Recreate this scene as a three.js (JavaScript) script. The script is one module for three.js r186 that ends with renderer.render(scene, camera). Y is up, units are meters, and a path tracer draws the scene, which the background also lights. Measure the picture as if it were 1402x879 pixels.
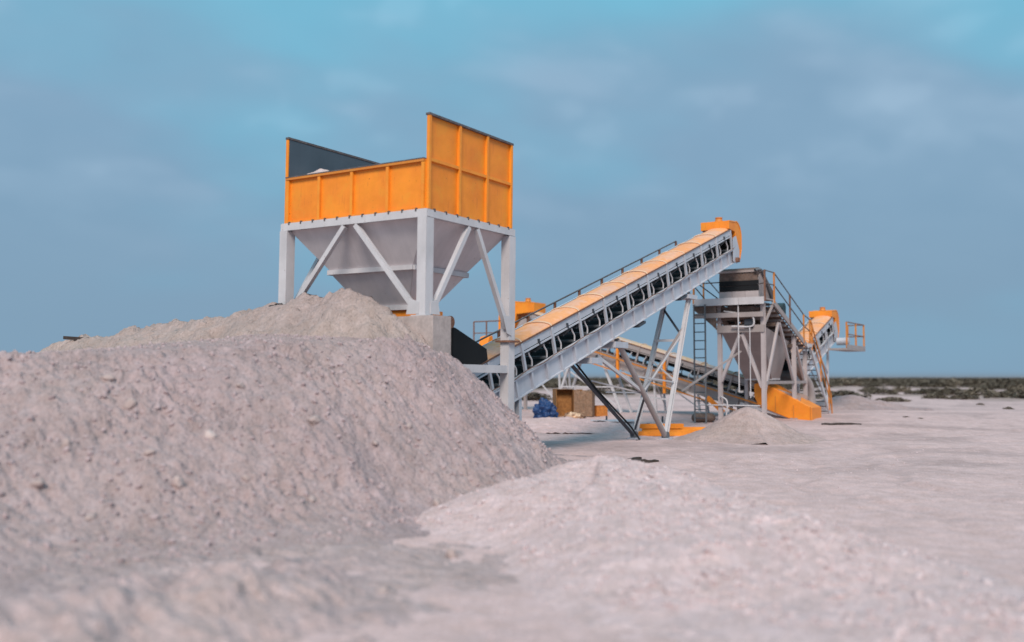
import * as THREE from 'three';
import { mergeGeometries, mergeVertices } from 'three/addons/utils/BufferGeometryUtils.js';
import { createNoise2D, createNoise3D } from 'simplex-noise';

// ---------------------------------------------------------------- camera, sky, sun, exposure
const scene = new THREE.Scene();
const renderer = new THREE.WebGLRenderer({ antialias: true });
renderer.toneMapping = THREE.LinearToneMapping;
renderer.toneMappingExposure = 1.0;
renderer.shadowMap.enabled = true;
const YAW = 0.9922534, PITCH = 0.0575655, CAMX = -12.5508, CAMY = 1.7, CAMZ = 9.9236;
const camera = new THREE.PerspectiveCamera(36.65, 1402 / 879, 0.1, 9000);
camera.position.set(CAMX, CAMY, CAMZ);
{
  const d = new THREE.Vector3(Math.sin(YAW) * Math.cos(PITCH), Math.sin(PITCH), -Math.cos(YAW) * Math.cos(PITCH));
  camera.lookAt(camera.position.clone().add(d));
}
camera.focus = 21.5;
camera.userData.fStop = 0.44;

function mulberry(a) { return () => { a |= 0; a = a + 0x6D2B79F5 | 0; let t = Math.imul(a ^ a >>> 15, 1 | a); t = t + Math.imul(t ^ t >>> 7, 61 | t) ^ t; return ((t ^ t >>> 14) >>> 0) / 4294967296; }; }
const rnd = mulberry(20417);
const n2 = createNoise2D(mulberry(11)), n2b = createNoise2D(mulberry(29)), n3 = createNoise3D(mulberry(5));
const clamp = (x, a, b) => Math.min(b, Math.max(a, x));
const smooth = (a, b, x) => { const t = clamp((x - a) / (b - a), 0, 1); return t * t * (3 - 2 * t); };
const lerp = (a, b, t) => a + (b - a) * t;
const fbm = (x, y, o = 4) => { let s = 0, a = 0.5; for (let i = 0; i < o; i++) { s += a * n2(x, y); x = x * 2.03 + 17.1; y = y * 2.03 - 9.3; a *= 0.5; } return s; };
const fbm3 = (x, y, z, o = 4) => { let s = 0, a = 0.5; for (let i = 0; i < o; i++) { s += a * n3(x, y, z); x = x * 2.1 + 7.7; y = y * 2.1 - 3.1; z = z * 2.1 + 1.9; a *= 0.5; } return s; };

const SUN = new THREE.Vector3(-0.78, 0.80, 0.42).normalize();
{ // an overcast evening sky: soft grey cloud over clear cyan, with an added glow towards the veiled sun
  const W = 1024, H = 512, px = new Float32Array(W * H * 4);
  for (let j = 0; j < H; j++) for (let i = 0; i < W; i++) {
    const ph = ((i + 0.5) / W - 0.5) * 2 * Math.PI, th = ((j + 0.5) / H - 0.5) * Math.PI;
    const y = Math.sin(th), x = Math.cos(th) * Math.cos(ph), z = Math.cos(th) * Math.sin(ph), e = Math.max(0, y);
    const k = 1 / (e + 0.32);
    const a = fbm3(x * k * 0.62 + 3.1, 1.7, z * k * 0.62 - 2.0, 3);
    const b = fbm3(x * k * 1.9 - 5, 8.3, z * k * 1.9 + 4 + 6 * e, 5);
    const cl = smooth(-0.45, 0.45, 0.9 * a + 0.26 * b - 0.75 * smooth(0.20, 0.46, e) + 0.24);
    const veil = smooth(0.0, 0.26, e);
    const clear = [lerp(0.225, 0.185, veil), lerp(0.372, 0.500, veil), lerp(0.510, 0.680, veil)];
    const cloud = [lerp(0.222, 0.238, veil), lerp(0.352, 0.390, veil), lerp(0.482, 0.545, veil)];
    const m = fbm3(x * k * 4.2 + 2, 3.3 + 5 * e, z * k * 4.2, 4), wisp = 0.06 * smooth(0.08, 0.55, b) * smooth(0.08, 0.28, e) + 0.018 * m * smooth(0.04, 0.2, e) + 0.035 * smooth(0.22, 0.5, m) * smooth(0.12, 0.28, e);
    const glow = Math.max(0, x * SUN.x + y * SUN.y + z * SUN.z), g = 0.55 * glow ** 4; // unseen warm glow round the sun, added to warm and brighten the lighting
    const o = 4 * (j * W + i);
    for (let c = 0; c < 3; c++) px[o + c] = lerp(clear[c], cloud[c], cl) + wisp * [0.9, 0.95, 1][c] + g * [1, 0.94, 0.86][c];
    if (y < 0) { const f = smooth(0, 0.12, -y); px[o] = lerp(px[o], 0.20, f); px[o + 1] = lerp(px[o + 1], 0.19, f); px[o + 2] = lerp(px[o + 2], 0.19, f); }
    px[o + 3] = 1;
  }
  const t = new THREE.DataTexture(px, W, H, THREE.RGBAFormat, THREE.FloatType);
  t.mapping = THREE.EquirectangularReflectionMapping; t.magFilter = t.minFilter = THREE.LinearFilter; t.wrapS = THREE.RepeatWrapping; t.needsUpdate = true;
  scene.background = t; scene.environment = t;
}
const sun = new THREE.DirectionalLight(new THREE.Color().setRGB(1.0, 0.88, 0.77), 3.3);
sun.position.copy(SUN).multiplyScalar(60).add(new THREE.Vector3(8, 0, -3)); sun.target.position.set(8, 0, -3);
sun.castShadow = true; sun.shadow.radius = 42; sun.shadow.mapSize.set(4096, 4096);
Object.assign(sun.shadow.camera, { left: -40, right: 40, top: 40, bottom: -40, near: 1, far: 200 });
scene.add(sun, sun.target);

// ---------------------------------------------------------------- layout helpers (a: metres right of the camera's line, D: metres ahead)
const RX = Math.cos(YAW), RZ = Math.sin(YAW), FX = Math.sin(YAW), FZ = -Math.cos(YAW);
const wx = (a, D) => CAMX + a * RX + D * FX, wz = (a, D) => CAMZ + a * RZ + D * FZ;
const toA = (x, z) => (x - CAMX) * RX + (z - CAMZ) * RZ, toD = (x, z) => (x - CAMX) * FX + (z - CAMZ) * FZ;
const V = (x, y, z) => new THREE.Vector3(x, y, z);
function segDist(x, y, pts) { // nearest point on a polyline: distance, parameter, offset
  let best = [1e9, 0, 0, 0];
  for (let i = 0; i + 1 < pts.length; i++) {
    const [ax, ay] = pts[i], [bx, by] = pts[i + 1], dx = bx - ax, dy = by - ay;
    const t = clamp(((x - ax) * dx + (y - ay) * dy) / (dx * dx + dy * dy), 0, 1), ox = x - ax - t * dx, oy = y - ay - t * dy, d = Math.hypot(ox, oy);
    if (d < best[0]) best = [d, i + t, ox, oy];
  }
  return best;
}
function inPoly(x, y, p) { let c = false; for (let i = 0, j = p.length - 1; i < p.length; j = i++) if ((p[i][1] > y) !== (p[j][1] > y) && x < (p[j][0] - p[i][0]) * (y - p[i][1]) / (p[j][1] - p[i][1]) + p[i][0]) c = !c; return c; }
const along = (arr, t) => { const i = clamp(Math.floor(t), 0, arr.length - 2); return lerp(arr[i], arr[i + 1], clamp(t - i, 0, 1)); };

// ---------------------------------------------------------------- materials
function dataTex(N, fn, srgb, rep = 1) {
  const px = new Uint8Array(N * N * 4);
  for (let j = 0; j < N; j++) for (let i = 0; i < N; i++) { const c = fn(i / N, j / N), o = 4 * (j * N + i); px[o] = clamp(c[0] * 255, 0, 255); px[o + 1] = clamp(c[1] * 255, 0, 255); px[o + 2] = clamp(c[2] * 255, 0, 255); px[o + 3] = 255; }
  const t = new THREE.DataTexture(px, N, N); t.wrapS = t.wrapT = THREE.RepeatWrapping; t.magFilter = THREE.LinearFilter; t.minFilter = THREE.LinearMipmapLinearFilter; t.generateMipmaps = true;
  if (srgb) t.colorSpace = THREE.SRGBColorSpace; t.repeat.set(rep, rep); t.needsUpdate = true; return t;
}
// tileable noise on a torus
const TAU = Math.PI * 2;
const hash = (i, j, k) => { let h = Math.imul(i, 374761393) ^ Math.imul(j, 668265263) ^ Math.imul(k, 2147483647 ^ 0x5bd1e995); h = Math.imul(h ^ (h >>> 13), 1274126177); h = Math.imul(h ^ (h >>> 16), 0x85ebca6b); return ((h ^ (h >>> 15)) >>> 0) / 4294967296; };
function tile(u, v, f, seed) { // gradient noise that repeats over the unit square, f cells across
  f = Math.max(1, Math.round(f)); const x = u * f, y = v * f, i = Math.floor(x), j = Math.floor(y), fx = x - i, fy = y - j, k = Math.floor(seed * 10);
  const g = (a, b) => { const h = hash(((i + a) % f + f) % f, ((j + b) % f + f) % f, k) * TAU; return Math.cos(h) * (fx - a) + Math.sin(h) * (fy - b); };
  const sx = fx * fx * fx * (fx * (fx * 6 - 15) + 10), sy = fy * fy * fy * (fy * (fy * 6 - 15) + 10);
  return 1.5 * lerp(lerp(g(0, 0), g(1, 0), sx), lerp(g(0, 1), g(1, 1), sx), sy);
}
const tfbm = (u, v, f, o, seed) => { let s = 0, a = 0.5; for (let i = 0; i < o; i++) { s += a * tile(u, v, f, seed + i * 3.3); f *= 2; a *= 0.55; } return s; };
const white = createNoise2D(mulberry(77));
const grainRnd = mulberry(99), GR = new Float32Array(512 * 512).map(() => grainRnd());
const grain = (u, v) => GR[(Math.floor(v * 512) & 511) * 512 + (Math.floor(u * 512) & 511)];

const sandMap = dataTex(512, (u, v) => {
  const a = tfbm(u, v, 8, 5, 1), b = tfbm(u, v, 50, 3, 9), g = grain(u, v);
  let l = 0.93 + 0.08 * a + 0.10 * b + 0.08 * (g - 0.5);
  if (b > 0.36) l += 0.04; if (b < -0.40) l -= 0.12;
  return [l, l * (0.985 + 0.012 * a), l * (0.965 + 0.03 * a)];
}, true, 0.55);
function tileClods(u, v, f, k, p) { // domes scattered over a repeating square
  const x = u * f, y = v * f, i = Math.floor(x), j = Math.floor(y); let h = 0;
  for (let a = -1; a <= 1; a++) for (let b = -1; b <= 1; b++) { const I = ((i + a) % f + f) % f, J = ((j + b) % f + f) % f; if (hash(I, J, k) > p) continue; const r = 0.25 + 0.4 * hash(I, J, k + 1), dx = x - i - a - hash(I, J, k + 2), dy = y - j - b - hash(I, J, k + 3), q = 1 - (dx * dx + dy * dy * (0.7 + 0.9 * hash(I, J, k + 4))) / (r * r); if (q > 0) h = Math.max(h, r * Math.sqrt(q)); }
  return h;
}
const sandBump = dataTex(1024, (u, v) => { const w = 0.012 * tile(u, v, 20, 8), b = tfbm(u, v, 14, 5, 4), g = grain(u, v); const l = 0.12 + 0.14 * b + 0.85 * tileClods(u + w, v - w, 18, 40, 0.5) + 0.45 * tileClods(u - w, v + w, 40, 60, 0.6) + 0.22 * tileClods(u, v, 84, 80, 0.6) + 0.05 * (g - 0.5); return [l, l, l]; }, false, 0.55);
const paintMap = dataTex(512, (u, v) => {
  const a = tfbm(u, v, 4, 5, 21), s = tfbm(u, 0.31, 40, 3, 31), g = grain(u, v), p = tfbm(u, v, 40, 3, 44);
  let l = 0.90 + 0.08 * a + 0.025 * s + 0.03 * (g - 0.5); let r = l, gg = l, b = l;
  if (p > 0.50) { const k = clamp((p - 0.50) * 5, 0, 0.5); r = lerp(r, 0.50, k); gg = lerp(gg, 0.36, k); b = lerp(b, 0.28, k); }
  return [r, gg, b];
}, true, 0.5);
const orangeMap = dataTex(512, (u, v) => {
  const a = tfbm(u, v, 3, 5, 61), s = tfbm(u, v, 12, 4, 71), g = grain(u, v), p = tfbm(u, v, 26, 4, 84);
  let l = 0.95 + 0.06 * a + 0.035 * s + 0.03 * (g - 0.5); let r = l, gg = l * (1 + 0.05 * a), b = l * (1 + 0.2 * s);
  if (p > 0.50) { const k = clamp((p - 0.50) * 5, 0, 0.7); r = lerp(r, 0.5, k); gg = lerp(gg, 0.45, k); b = lerp(b, 0.6, k); }
  const d = tfbm(u, v, 5, 5, 131), st = tile(u, v * 0.06, 70, 141); if (d > 0.16) { const k = clamp((d - 0.16) * 0.9, 0, 0.12); r = lerp(r, 0.90, k); gg = lerp(gg, 1.25, k); b = lerp(b, 3.2, k); }
  if (st > 0.42 && s > 0.02) { const k = clamp((st - 0.42) * 1.2, 0, 0.16); r = lerp(r, 0.62, k); gg = lerp(gg, 0.55, k); b = lerp(b, 0.6, k); }
  return [r, gg, b];
}, true, 0.5);
const dustMap = dataTex(512, (u, v) => { const a = tfbm(u, v, 4, 5, 151), c = tfbm(u, v, 16, 4, 161), g = grain(u, v); let l = 0.93 + 0.06 * c + 0.04 * (g - 0.5), k = clamp(0.30 + 1.1 * a + 0.5 * c, 0, 0.8); return [lerp(l, l * 0.93, k), lerp(l * 0.97, l * 1.03, k), lerp(l * 0.85, l * 1.25, k)]; }, true, 0.5);
const concMap = dataTex(256, (u, v) => { const a = tfbm(u, v, 5, 5, 91), b = tfbm(u, v, 30, 3, 95), g = grain(u, v); let l = 0.88 + 0.14 * a + 0.08 * b + 0.06 * (g - 0.5); return [l, l * 0.99, l * 0.975]; }, true, 0.6);
const rustMap = dataTex(256, (u, v) => { const a = tfbm(u, v, 8, 5, 101), b = tfbm(u, v, 30, 3, 105); const l = 0.85 + 0.22 * a + 0.12 * b; return [l, l * (0.95 + 0.2 * b), l * (0.9 + 0.4 * b)]; }, true, 1.0);

const lin = (r, g, b) => new THREE.Color().setRGB(r, g, b);
const mat = (c, rough, o = {}) => new THREE.MeshStandardMaterial({ color: c, roughness: rough, side: THREE.DoubleSide, ...o });
const M = {
  ground: mat(lin(0.68, 0.49, 0.50), 0.95, { map: sandMap, bumpMap: sandBump, bumpScale: 0.009, vertexColors: true }),
  pile: mat(lin(0.44, 0.335, 0.35), 0.95, { map: sandMap, bumpMap: sandBump, bumpScale: 0.03, vertexColors: true }),
  lowBank: mat(lin(0.53, 0.40, 0.41), 0.95, { map: sandMap, bumpMap: sandBump, bumpScale: 0.03, vertexColors: true }),
  coneSand: mat(lin(0.50, 0.375, 0.37), 0.95, { map: sandMap, bumpMap: sandBump, bumpScale: 0.02, vertexColors: true }),
  topHeap: mat(lin(0.44, 0.345, 0.335), 0.95, { map: sandMap, bumpMap: sandBump, bumpScale: 0.03, vertexColors: true }),
  heap: mat(lin(0.67, 0.51, 0.525), 0.95, { map: sandMap, bumpMap: sandBump, bumpScale: 0.022, vertexColors: true }),
  stone: mat(lin(0.46, 0.36, 0.36), 0.9, { map: sandMap }),
  paleStone: mat(lin(0.60, 0.48, 0.48), 0.9, { map: sandMap }),
  white: mat(lin(0.64, 0.61, 0.64), 0.5, { map: paintMap }),
  sheet: mat(lin(0.74, 0.66, 0.68), 0.55, { map: paintMap }),
  dusty: mat(lin(0.40, 0.34, 0.335), 0.75, { map: paintMap }),
  towerPaint: mat(lin(0.52, 0.45, 0.46), 0.65, { map: paintMap }),
  steelBlue: mat(lin(0.58, 0.59, 0.66), 0.45, { map: paintMap }),
  darkSteel: mat(lin(0.055, 0.065, 0.085), 0.5, { map: paintMap }),
  orange: mat(lin(0.89, 0.265, 0.016), 0.5, { map: orangeMap }),
  orangeRib: mat(lin(0.88, 0.285, 0.022), 0.45, { map: orangeMap }),
  orangeRail: mat(lin(0.62, 0.21, 0.03), 0.6, { map: orangeMap }),
  railRust: mat(lin(0.26, 0.13, 0.09), 0.7, { map: rustMap }),
  rail: mat(lin(0.14, 0.13, 0.15), 0.6, { map: rustMap }),
  inner: mat(lin(0.075, 0.10, 0.13), 0.55, { map: paintMap }),
  cover: mat(lin(0.90, 0.42, 0.235), 0.75, { map: dustMap }),
  coverB: mat(lin(0.84, 0.41, 0.25), 0.75, { map: dustMap }), coverC: mat(lin(0.88, 0.38, 0.19), 0.75, { map: dustMap }),
  coverDust: mat(lin(0.60, 0.42, 0.34), 0.75, { map: dustMap }),
  strap: mat(lin(0.80, 0.55, 0.38), 0.5, { map: paintMap }),
  belt: mat(lin(0.006, 0.006, 0.007), 1.0),
  rubber: mat(lin(0.006, 0.007, 0.010), 1.0),
  roller: mat(lin(0.16, 0.17, 0.19), 0.5, { map: paintMap }),
  concrete: mat(lin(0.52, 0.44, 0.44), 0.9, { map: concMap, bumpMap: concMap, bumpScale: 0.008 }),
  card: mat(lin(0.42, 0.21, 0.075), 0.9, { map: rustMap }),
  cardOut: mat(lin(0.33, 0.22, 0.16), 0.9, { map: rustMap }),
  orangeBox: mat(lin(0.62, 0.24, 0.05), 0.8, { map: rustMap }),
  tarp: mat(lin(0.006, 0.036, 0.13), 0.55),
  wood: mat(lin(0.06, 0.05, 0.05), 0.9, { map: rustMap }),
  feed: mat(lin(0.17, 0.125, 0.115), 0.75, { map: rustMap }),
  green: mat(lin(0.02, 0.045, 0.055), 0.5),
  cabin: mat(lin(0.55, 0.58, 0.62), 0.5, { map: paintMap }),
  leafA: mat(lin(0.120, 0.095, 0.070), 0.95), leafB: mat(lin(0.17, 0.135, 0.10), 0.95),
};

// ---------------------------------------------------------------- building helpers
let uvShift = 0;
function boxUV(g) { // uv in metres from the dominant normal
  if (g.index) g = g.toNonIndexed();
  g.deleteAttribute('uv'); if (!g.attributes.normal) g.computeVertexNormals();
  const p = g.attributes.position, uv = new Float32Array(p.count * 2), A = V(), B = V(), C = V(), N = V();
  uvShift += 0.377;
  for (let i = 0; i < p.count; i += 3) {
    A.fromBufferAttribute(p, i); B.fromBufferAttribute(p, i + 1); C.fromBufferAttribute(p, i + 2);
    N.crossVectors(B.clone().sub(A), C.clone().sub(A)); const ax = Math.abs(N.x), ay = Math.abs(N.y), az = Math.abs(N.z);
    [A, B, C].forEach((q, k) => { const o = 2 * (i + k); if (ax >= ay && ax >= az) { uv[o] = q.z; uv[o + 1] = q.y; } else if (az >= ay) { uv[o] = q.x; uv[o + 1] = q.y; } else { uv[o] = q.x; uv[o + 1] = q.z; } uv[o] += uvShift; uv[o + 1] += uvShift * 0.6; });
  }
  g.setAttribute('uv', new THREE.BufferAttribute(uv, 2)); return g;
}
function mesh(name, geo, m, parent) {
  let g = Array.isArray(geo) ? geo.map((x) => { x = x.index ? x.toNonIndexed() : x; x.deleteAttribute('uv'); return x; }) : geo;
  if (Array.isArray(g)) g = g.length > 1 ? mergeGeometries(g) : g[0];
  g = boxUV(g);
  const o = new THREE.Mesh(g, m); o.name = name; o.castShadow = o.receiveShadow = true; (parent || scene).add(o); return o;
}
function shared(name, g, m, parent, pos, rot) { const o = new THREE.Mesh(g, m); o.name = name; o.castShadow = o.receiveShadow = true; if (pos) o.position.copy(pos); if (rot) o.rotation.set(...rot); (parent || scene).add(o); return o; }
const taken = {};
function numbered(n) { const k = taken[n] = (taken[n] ?? -1) + 1; return k ? `${n}_${String(k).padStart(3, '0')}` : n; }
function thing(name, label, category, [x, y, z] = [0, 0, 0], turn = 0, group) {
  const o = new THREE.Group(); o.name = numbered(name); o.position.set(x, y, z); o.rotation.y = turn; o.userData = { label, category }; if (group) o.userData.group = group; scene.add(o); return o;
}
function tag(o, label, category, group) { o.name = numbered(o.name); o.userData.label = label; o.userData.category = category; if (group) o.userData.group = group; return o; }
const bx = (x0, x1, y0, y1, z0, z1) => new THREE.BoxGeometry(Math.abs(x1 - x0), Math.abs(y1 - y0), Math.abs(z1 - z0)).translate((x0 + x1) / 2, (y0 + y1) / 2, (z0 + z1) / 2);
function beam(p, q, w = 0.1, h = w, up = V(0, 1, 0)) { // box from p to q; w sideways, h towards up
  const d = q.clone().sub(p), L = d.length(), x = d.clone().normalize(); let z = x.clone().cross(up); if (z.lengthSq() < 1e-6) z = x.clone().cross(V(1, 0, 0)); z.normalize(); const y = z.clone().cross(x);
  return new THREE.BoxGeometry(L, h, w).applyMatrix4(new THREE.Matrix4().makeBasis(x, y, z).setPosition(p.clone().add(q).multiplyScalar(0.5)));
}
function chan(p, q, w, h, t, up = V(0, 1, 0)) { // I-section from p to q: flanges h apart, w wide
  const d = q.clone().sub(p), L = d.length(), x = d.clone().normalize(); let z = x.clone().cross(up); if (z.lengthSq() < 1e-6) z = x.clone().cross(V(1, 0, 0)); z.normalize(); const y = z.clone().cross(x);
  const m = new THREE.Matrix4().makeBasis(x, y, z).setPosition(p.clone().add(q).multiplyScalar(0.5));
  return mergeGeometries([bx(-L / 2, L / 2, h / 2 - t, h / 2, -w / 2, w / 2), bx(-L / 2, L / 2, -h / 2, -h / 2 + t, -w / 2, w / 2), bx(-L / 2, L / 2, -h / 2 + t, h / 2 - t, -t / 2, t / 2)]).applyMatrix4(m);
}
function rod(p, q, r, seg = 8) { const d = q.clone().sub(p), L = d.length(); return new THREE.CylinderGeometry(r, r, L, seg).applyMatrix4(new THREE.Matrix4().makeRotationFromQuaternion(new THREE.Quaternion().setFromUnitVectors(V(0, 1, 0), d.normalize()))).translate((p.x + q.x) / 2, (p.y + q.y) / 2, (p.z + q.z) / 2); }
const tube = (pts, r, n = 24, s = 8) => new THREE.TubeGeometry(new THREE.CatmullRomCurve3(pts), n, r, s);
function quads(list) { // loose quads (4 corner lists), flat
  const p = []; for (const [a, b, c, d] of list) for (const q of [a, b, c, a, c, d]) p.push(...q);
  const g = new THREE.BufferGeometry(); g.setAttribute('position', new THREE.Float32BufferAttribute(p, 3)); g.computeVertexNormals(); return g;
}
function plate(a, b, c, d, t) { // a thick plate from four corners
  const n = b.clone().sub(a).cross(d.clone().sub(a)).normalize().multiplyScalar(t), A = [a, b, c, d].map((v) => v.toArray()), B = [a, b, c, d].map((v) => v.clone().add(n).toArray());
  return quads([A, B, ...[0, 1, 2, 3].map((i) => [A[i], A[(i + 1) % 4], B[(i + 1) % 4], B[i]])]);
}
function prism(pts, z0, z1) { // polygon in xy, thick along z
  const s = new THREE.Shape(pts.map(([x, y]) => new THREE.Vector2(x, y))); return new THREE.ExtrudeGeometry(s, { depth: z1 - z0, bevelEnabled: false }).translate(0, 0, z0);
}

// ---------------------------------------------------------------- ground
const rutLines = [[[6.5, 4], [6.2, 10], [5.6, 16], [6.6, 22], [9.5, 27], [16, 31]], [[2.2, 16.5], [4.6, 18.6], [8.5, 20.2], [14, 21], [22, 21.5]], [[3.4, 14], [5.2, 20], [9, 24.2], [20, 26.5]]];
function ruts(a, D) { // wheel ruts left by loaders: two wheels a line
  if (D > 34 || D < 3 || a < 1) return 0; let v = 0;
  for (const L of rutLines) { const [d] = segDist(a + 0.25 * n2(D * 0.3, 2), D + 0.25 * n2(a * 0.3, 7), L), w = Math.abs(d - 0.85); v = Math.max(v, Math.exp(-((w / 0.22) ** 2)) - 0.45 * Math.exp(-(((w - 0.38) / 0.14) ** 2))); }
  return v * (0.55 + 0.45 * n2(a * 1.3, D * 1.3));
}
function groundY(x, z) {
  const D = toD(x, z), a = toA(x, z), r = Math.hypot(D, a);
  let h = 0.27 * smooth(27, 38, D);
  h += 0.05 * fbm(x * 0.22, z * 0.22, 3) * smooth(3, 10, r);
  h += 0.022 * fbm(x * 1.3 + 40, z * 1.3, 3);
  const tr = Math.exp(-(((D - 21.5 - 0.05 * a * a * 0.2 + 0.8 * n2(a * 0.25, 3)) / 0.5) ** 2)); h -= 0.035 * tr;
  const tr2 = Math.exp(-(((D - 26.5 - 0.12 * a + 0.9 * n2(a * 0.2, 9)) / 0.5) ** 2)); h -= 0.04 * tr2;
  h -= 0.05 * ruts(a, D);
  h += smooth(55, 200, r) * 0.5 * fbm(x * 0.02, z * 0.02, 3);
  h -= smooth(300, 3000, r) * 1.0;
  return h;
}
function heightMesh(name, verts, idx, m, tint) {
  const g = new THREE.BufferGeometry(), n = verts.length / 3; g.setAttribute('position', new THREE.Float32BufferAttribute(verts, 3)); g.setIndex(idx);
  const uv = new Float32Array(n * 2), col = new Float32Array(n * 3);
  for (let i = 0; i < n; i++) { const x = verts[3 * i], y = verts[3 * i + 1], z = verts[3 * i + 2]; uv[2 * i] = x; uv[2 * i + 1] = z; const c = tint(x, y, z); col.set(c, 3 * i); }
  g.setAttribute('uv', new THREE.BufferAttribute(uv, 2)); g.setAttribute('color', new THREE.BufferAttribute(col, 3)); g.computeVertexNormals();
  const o = new THREE.Mesh(g, m); o.name = name; o.castShadow = o.receiveShadow = true; scene.add(o); return o;
}
const patch = (x, z) => { const l = 0.93 + 0.10 * fbm(x * 0.35, z * 0.35, 4) + 0.06 * fbm(x * 2.1, z * 2.1, 3); return l; };
{
  const rs = [], an = []; let r = 0.6;
  while (r < 4000) { rs.push(r); r += r < 5 ? 0.15 : r < 20 ? 0.07 : r < 45 ? 0.2 : r * 0.05; }
  for (let d = -180; d < -36; d += 6) an.push(d); for (let d = -36; d < 36; d += 0.16) an.push(d); for (let d = 36; d <= 180; d += 6) an.push(d);
  const v = [], idx = [], w = an.length;
  for (const r of rs) for (const d of an) { const t = d * Math.PI / 180, x = wx(r * Math.sin(t), r * Math.cos(t)), z = wz(r * Math.sin(t), r * Math.cos(t)); v.push(x, groundY(x, z), z); }
  for (let i = 0; i + 1 < rs.length; i++) for (let j = 0; j + 1 < w; j++) { const p = i * w + j; idx.push(p, p + 1, p + w, p + 1, p + w + 1, p + w); }
  const o = heightMesh('ground', v, idx, M.ground, (x, y, z) => {
    let l = patch(x, z); const D = toD(x, z), a = toA(x, z), R = Math.hypot(a, D);
    const damp = smooth(0.05, 0.35, fbm(x * 0.16 + 5, z * 0.16, 4)) * smooth(16, 22, R) * (1 - smooth(60, 90, R)); l -= 0.17 * damp; l -= 0.07 * Math.max(0, ruts(a, D)); l -= 0.07 * smooth(0.0, 0.4, fbm(x * 0.7 + 2, z * 0.7, 4)) * smooth(14, 20, R);
    const veg = smooth(50, 80, R) * smooth(-0.15, 0.25, fbm(x * 0.05, z * 0.05, 4) + smooth(90, 260, R) * 0.35);
    return [lerp(l, 0.33, veg * 0.75), lerp(l, 0.33, veg * 0.75), lerp(l * 0.99, 0.26, veg * 0.75)];
  });
  o.userData.kind = 'structure';
}
// ---------------------------------------------------------------- heaps
// crest of the ramp that leads to the hopper, as [a, D] with its heights; the far side is level ground behind the crest
const px2 = (px, D) => [(px - 701) * D / 1327, D];
const crest = [px2(-700, 9.6), px2(-300, 11.2), px2(0, 12.0), px2(200, 12.7), px2(400, 13.6), px2(545, 14.7), px2(606, 15.6), px2(612, 16.6)];
const crestH = [1.5, 1.72, 1.93, 2.05, 2.18, 2.26, 2.06, 1.9];
const plateau = [...crest, [-1.2, 18.0], [-3.5, 22.5], [-9, 26], [-17, 24], [-17, 9]];
function rampY(x, z) {
  const a = toA(x, z), D = toD(x, z), [d, t, ox, oy] = segDist(a, D, crest), H = along(crestH, t);
  let h;
  if (inPoly(a, D, plateau)) h = H + lerp(0.045, 0.10, smooth(-7, -2.5, a)) * Math.min(d, lerp(1.2, 2.4, smooth(-7, -2.5, a)));
  else {
    const [d2, , qx, qy] = segDist(a, D, [...plateau, plateau[0]]); const side = clamp(qx / (d2 + 1e-6), 0, 1);
    const s = lerp(lerp(0.48, 0.60, smooth(-6, -2, a)), 0.98, side * side * smooth(-3, -1, a));
    const near = inPoly(a, D, plateau) ? 0 : d2; h = H - s * (Math.sqrt(near * near + 0.02) - 0.14);
    if (h < 0.5) { const k = 0.5 - h; h = 0.57 * Math.exp(-k / 0.54) - 0.07; if (k > 2.4) h = -0.6; }
  }
  return h;
}
function clods(x, z, cell, seed, p) { // domed clods of one size
  const u = x / cell, v = z / cell, i = Math.floor(u), j = Math.floor(v); let h = 0;
  for (let a = -1; a <= 1; a++) for (let b = -1; b <= 1; b++) {
    const I = i + a, J = j + b; if (hash(I, J, seed) > p) continue;
    const r = 0.22 + 0.36 * hash(I, J, seed + 1), dx = u - I - hash(I, J, seed + 2), dy = v - J - hash(I, J, seed + 3), t = hash(I, J, seed + 4) * 3.1, c = Math.cos(t), s = Math.sin(t), ex = dx * c + dy * s, ey = (dy * c - dx * s) * 1.35, q = 1 - (ex * ex + ey * ey) / (r * r);
    if (q > 0) h = Math.max(h, r * Math.sqrt(q) * (0.55 + 0.4 * hash(I, J, seed + 5)));
  }
  return h * cell;
}
function lumps(x, z, k = 1) { // clods and small slides
  const a = Math.abs(n2(x * 2.1, z * 2.1)), b = n2b(x * 5.3, z * 5.3), c = n2(x * 11, z * 11 + 5), e = n2b(x * 23, z * 23);
  const m = smooth(-0.3, 0.5, n2(x * 0.5 + 9, z * 0.5));
  return k * (0.13 * fbm(x * 0.55, z * 0.55, 3) + 0.035 * (0.4 - a) + (0.016 + 0.018 * m) * b + (0.010 + 0.010 * m) * c + 0.010 * e + 0.42 * clods(x + 0.03 * b, z + 0.03 * c, 0.30, 3, 0.12 + 0.30 * m) + 0.6 * clods(x, z, 0.15, 13, 0.30 + 0.3 * m));
}
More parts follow.
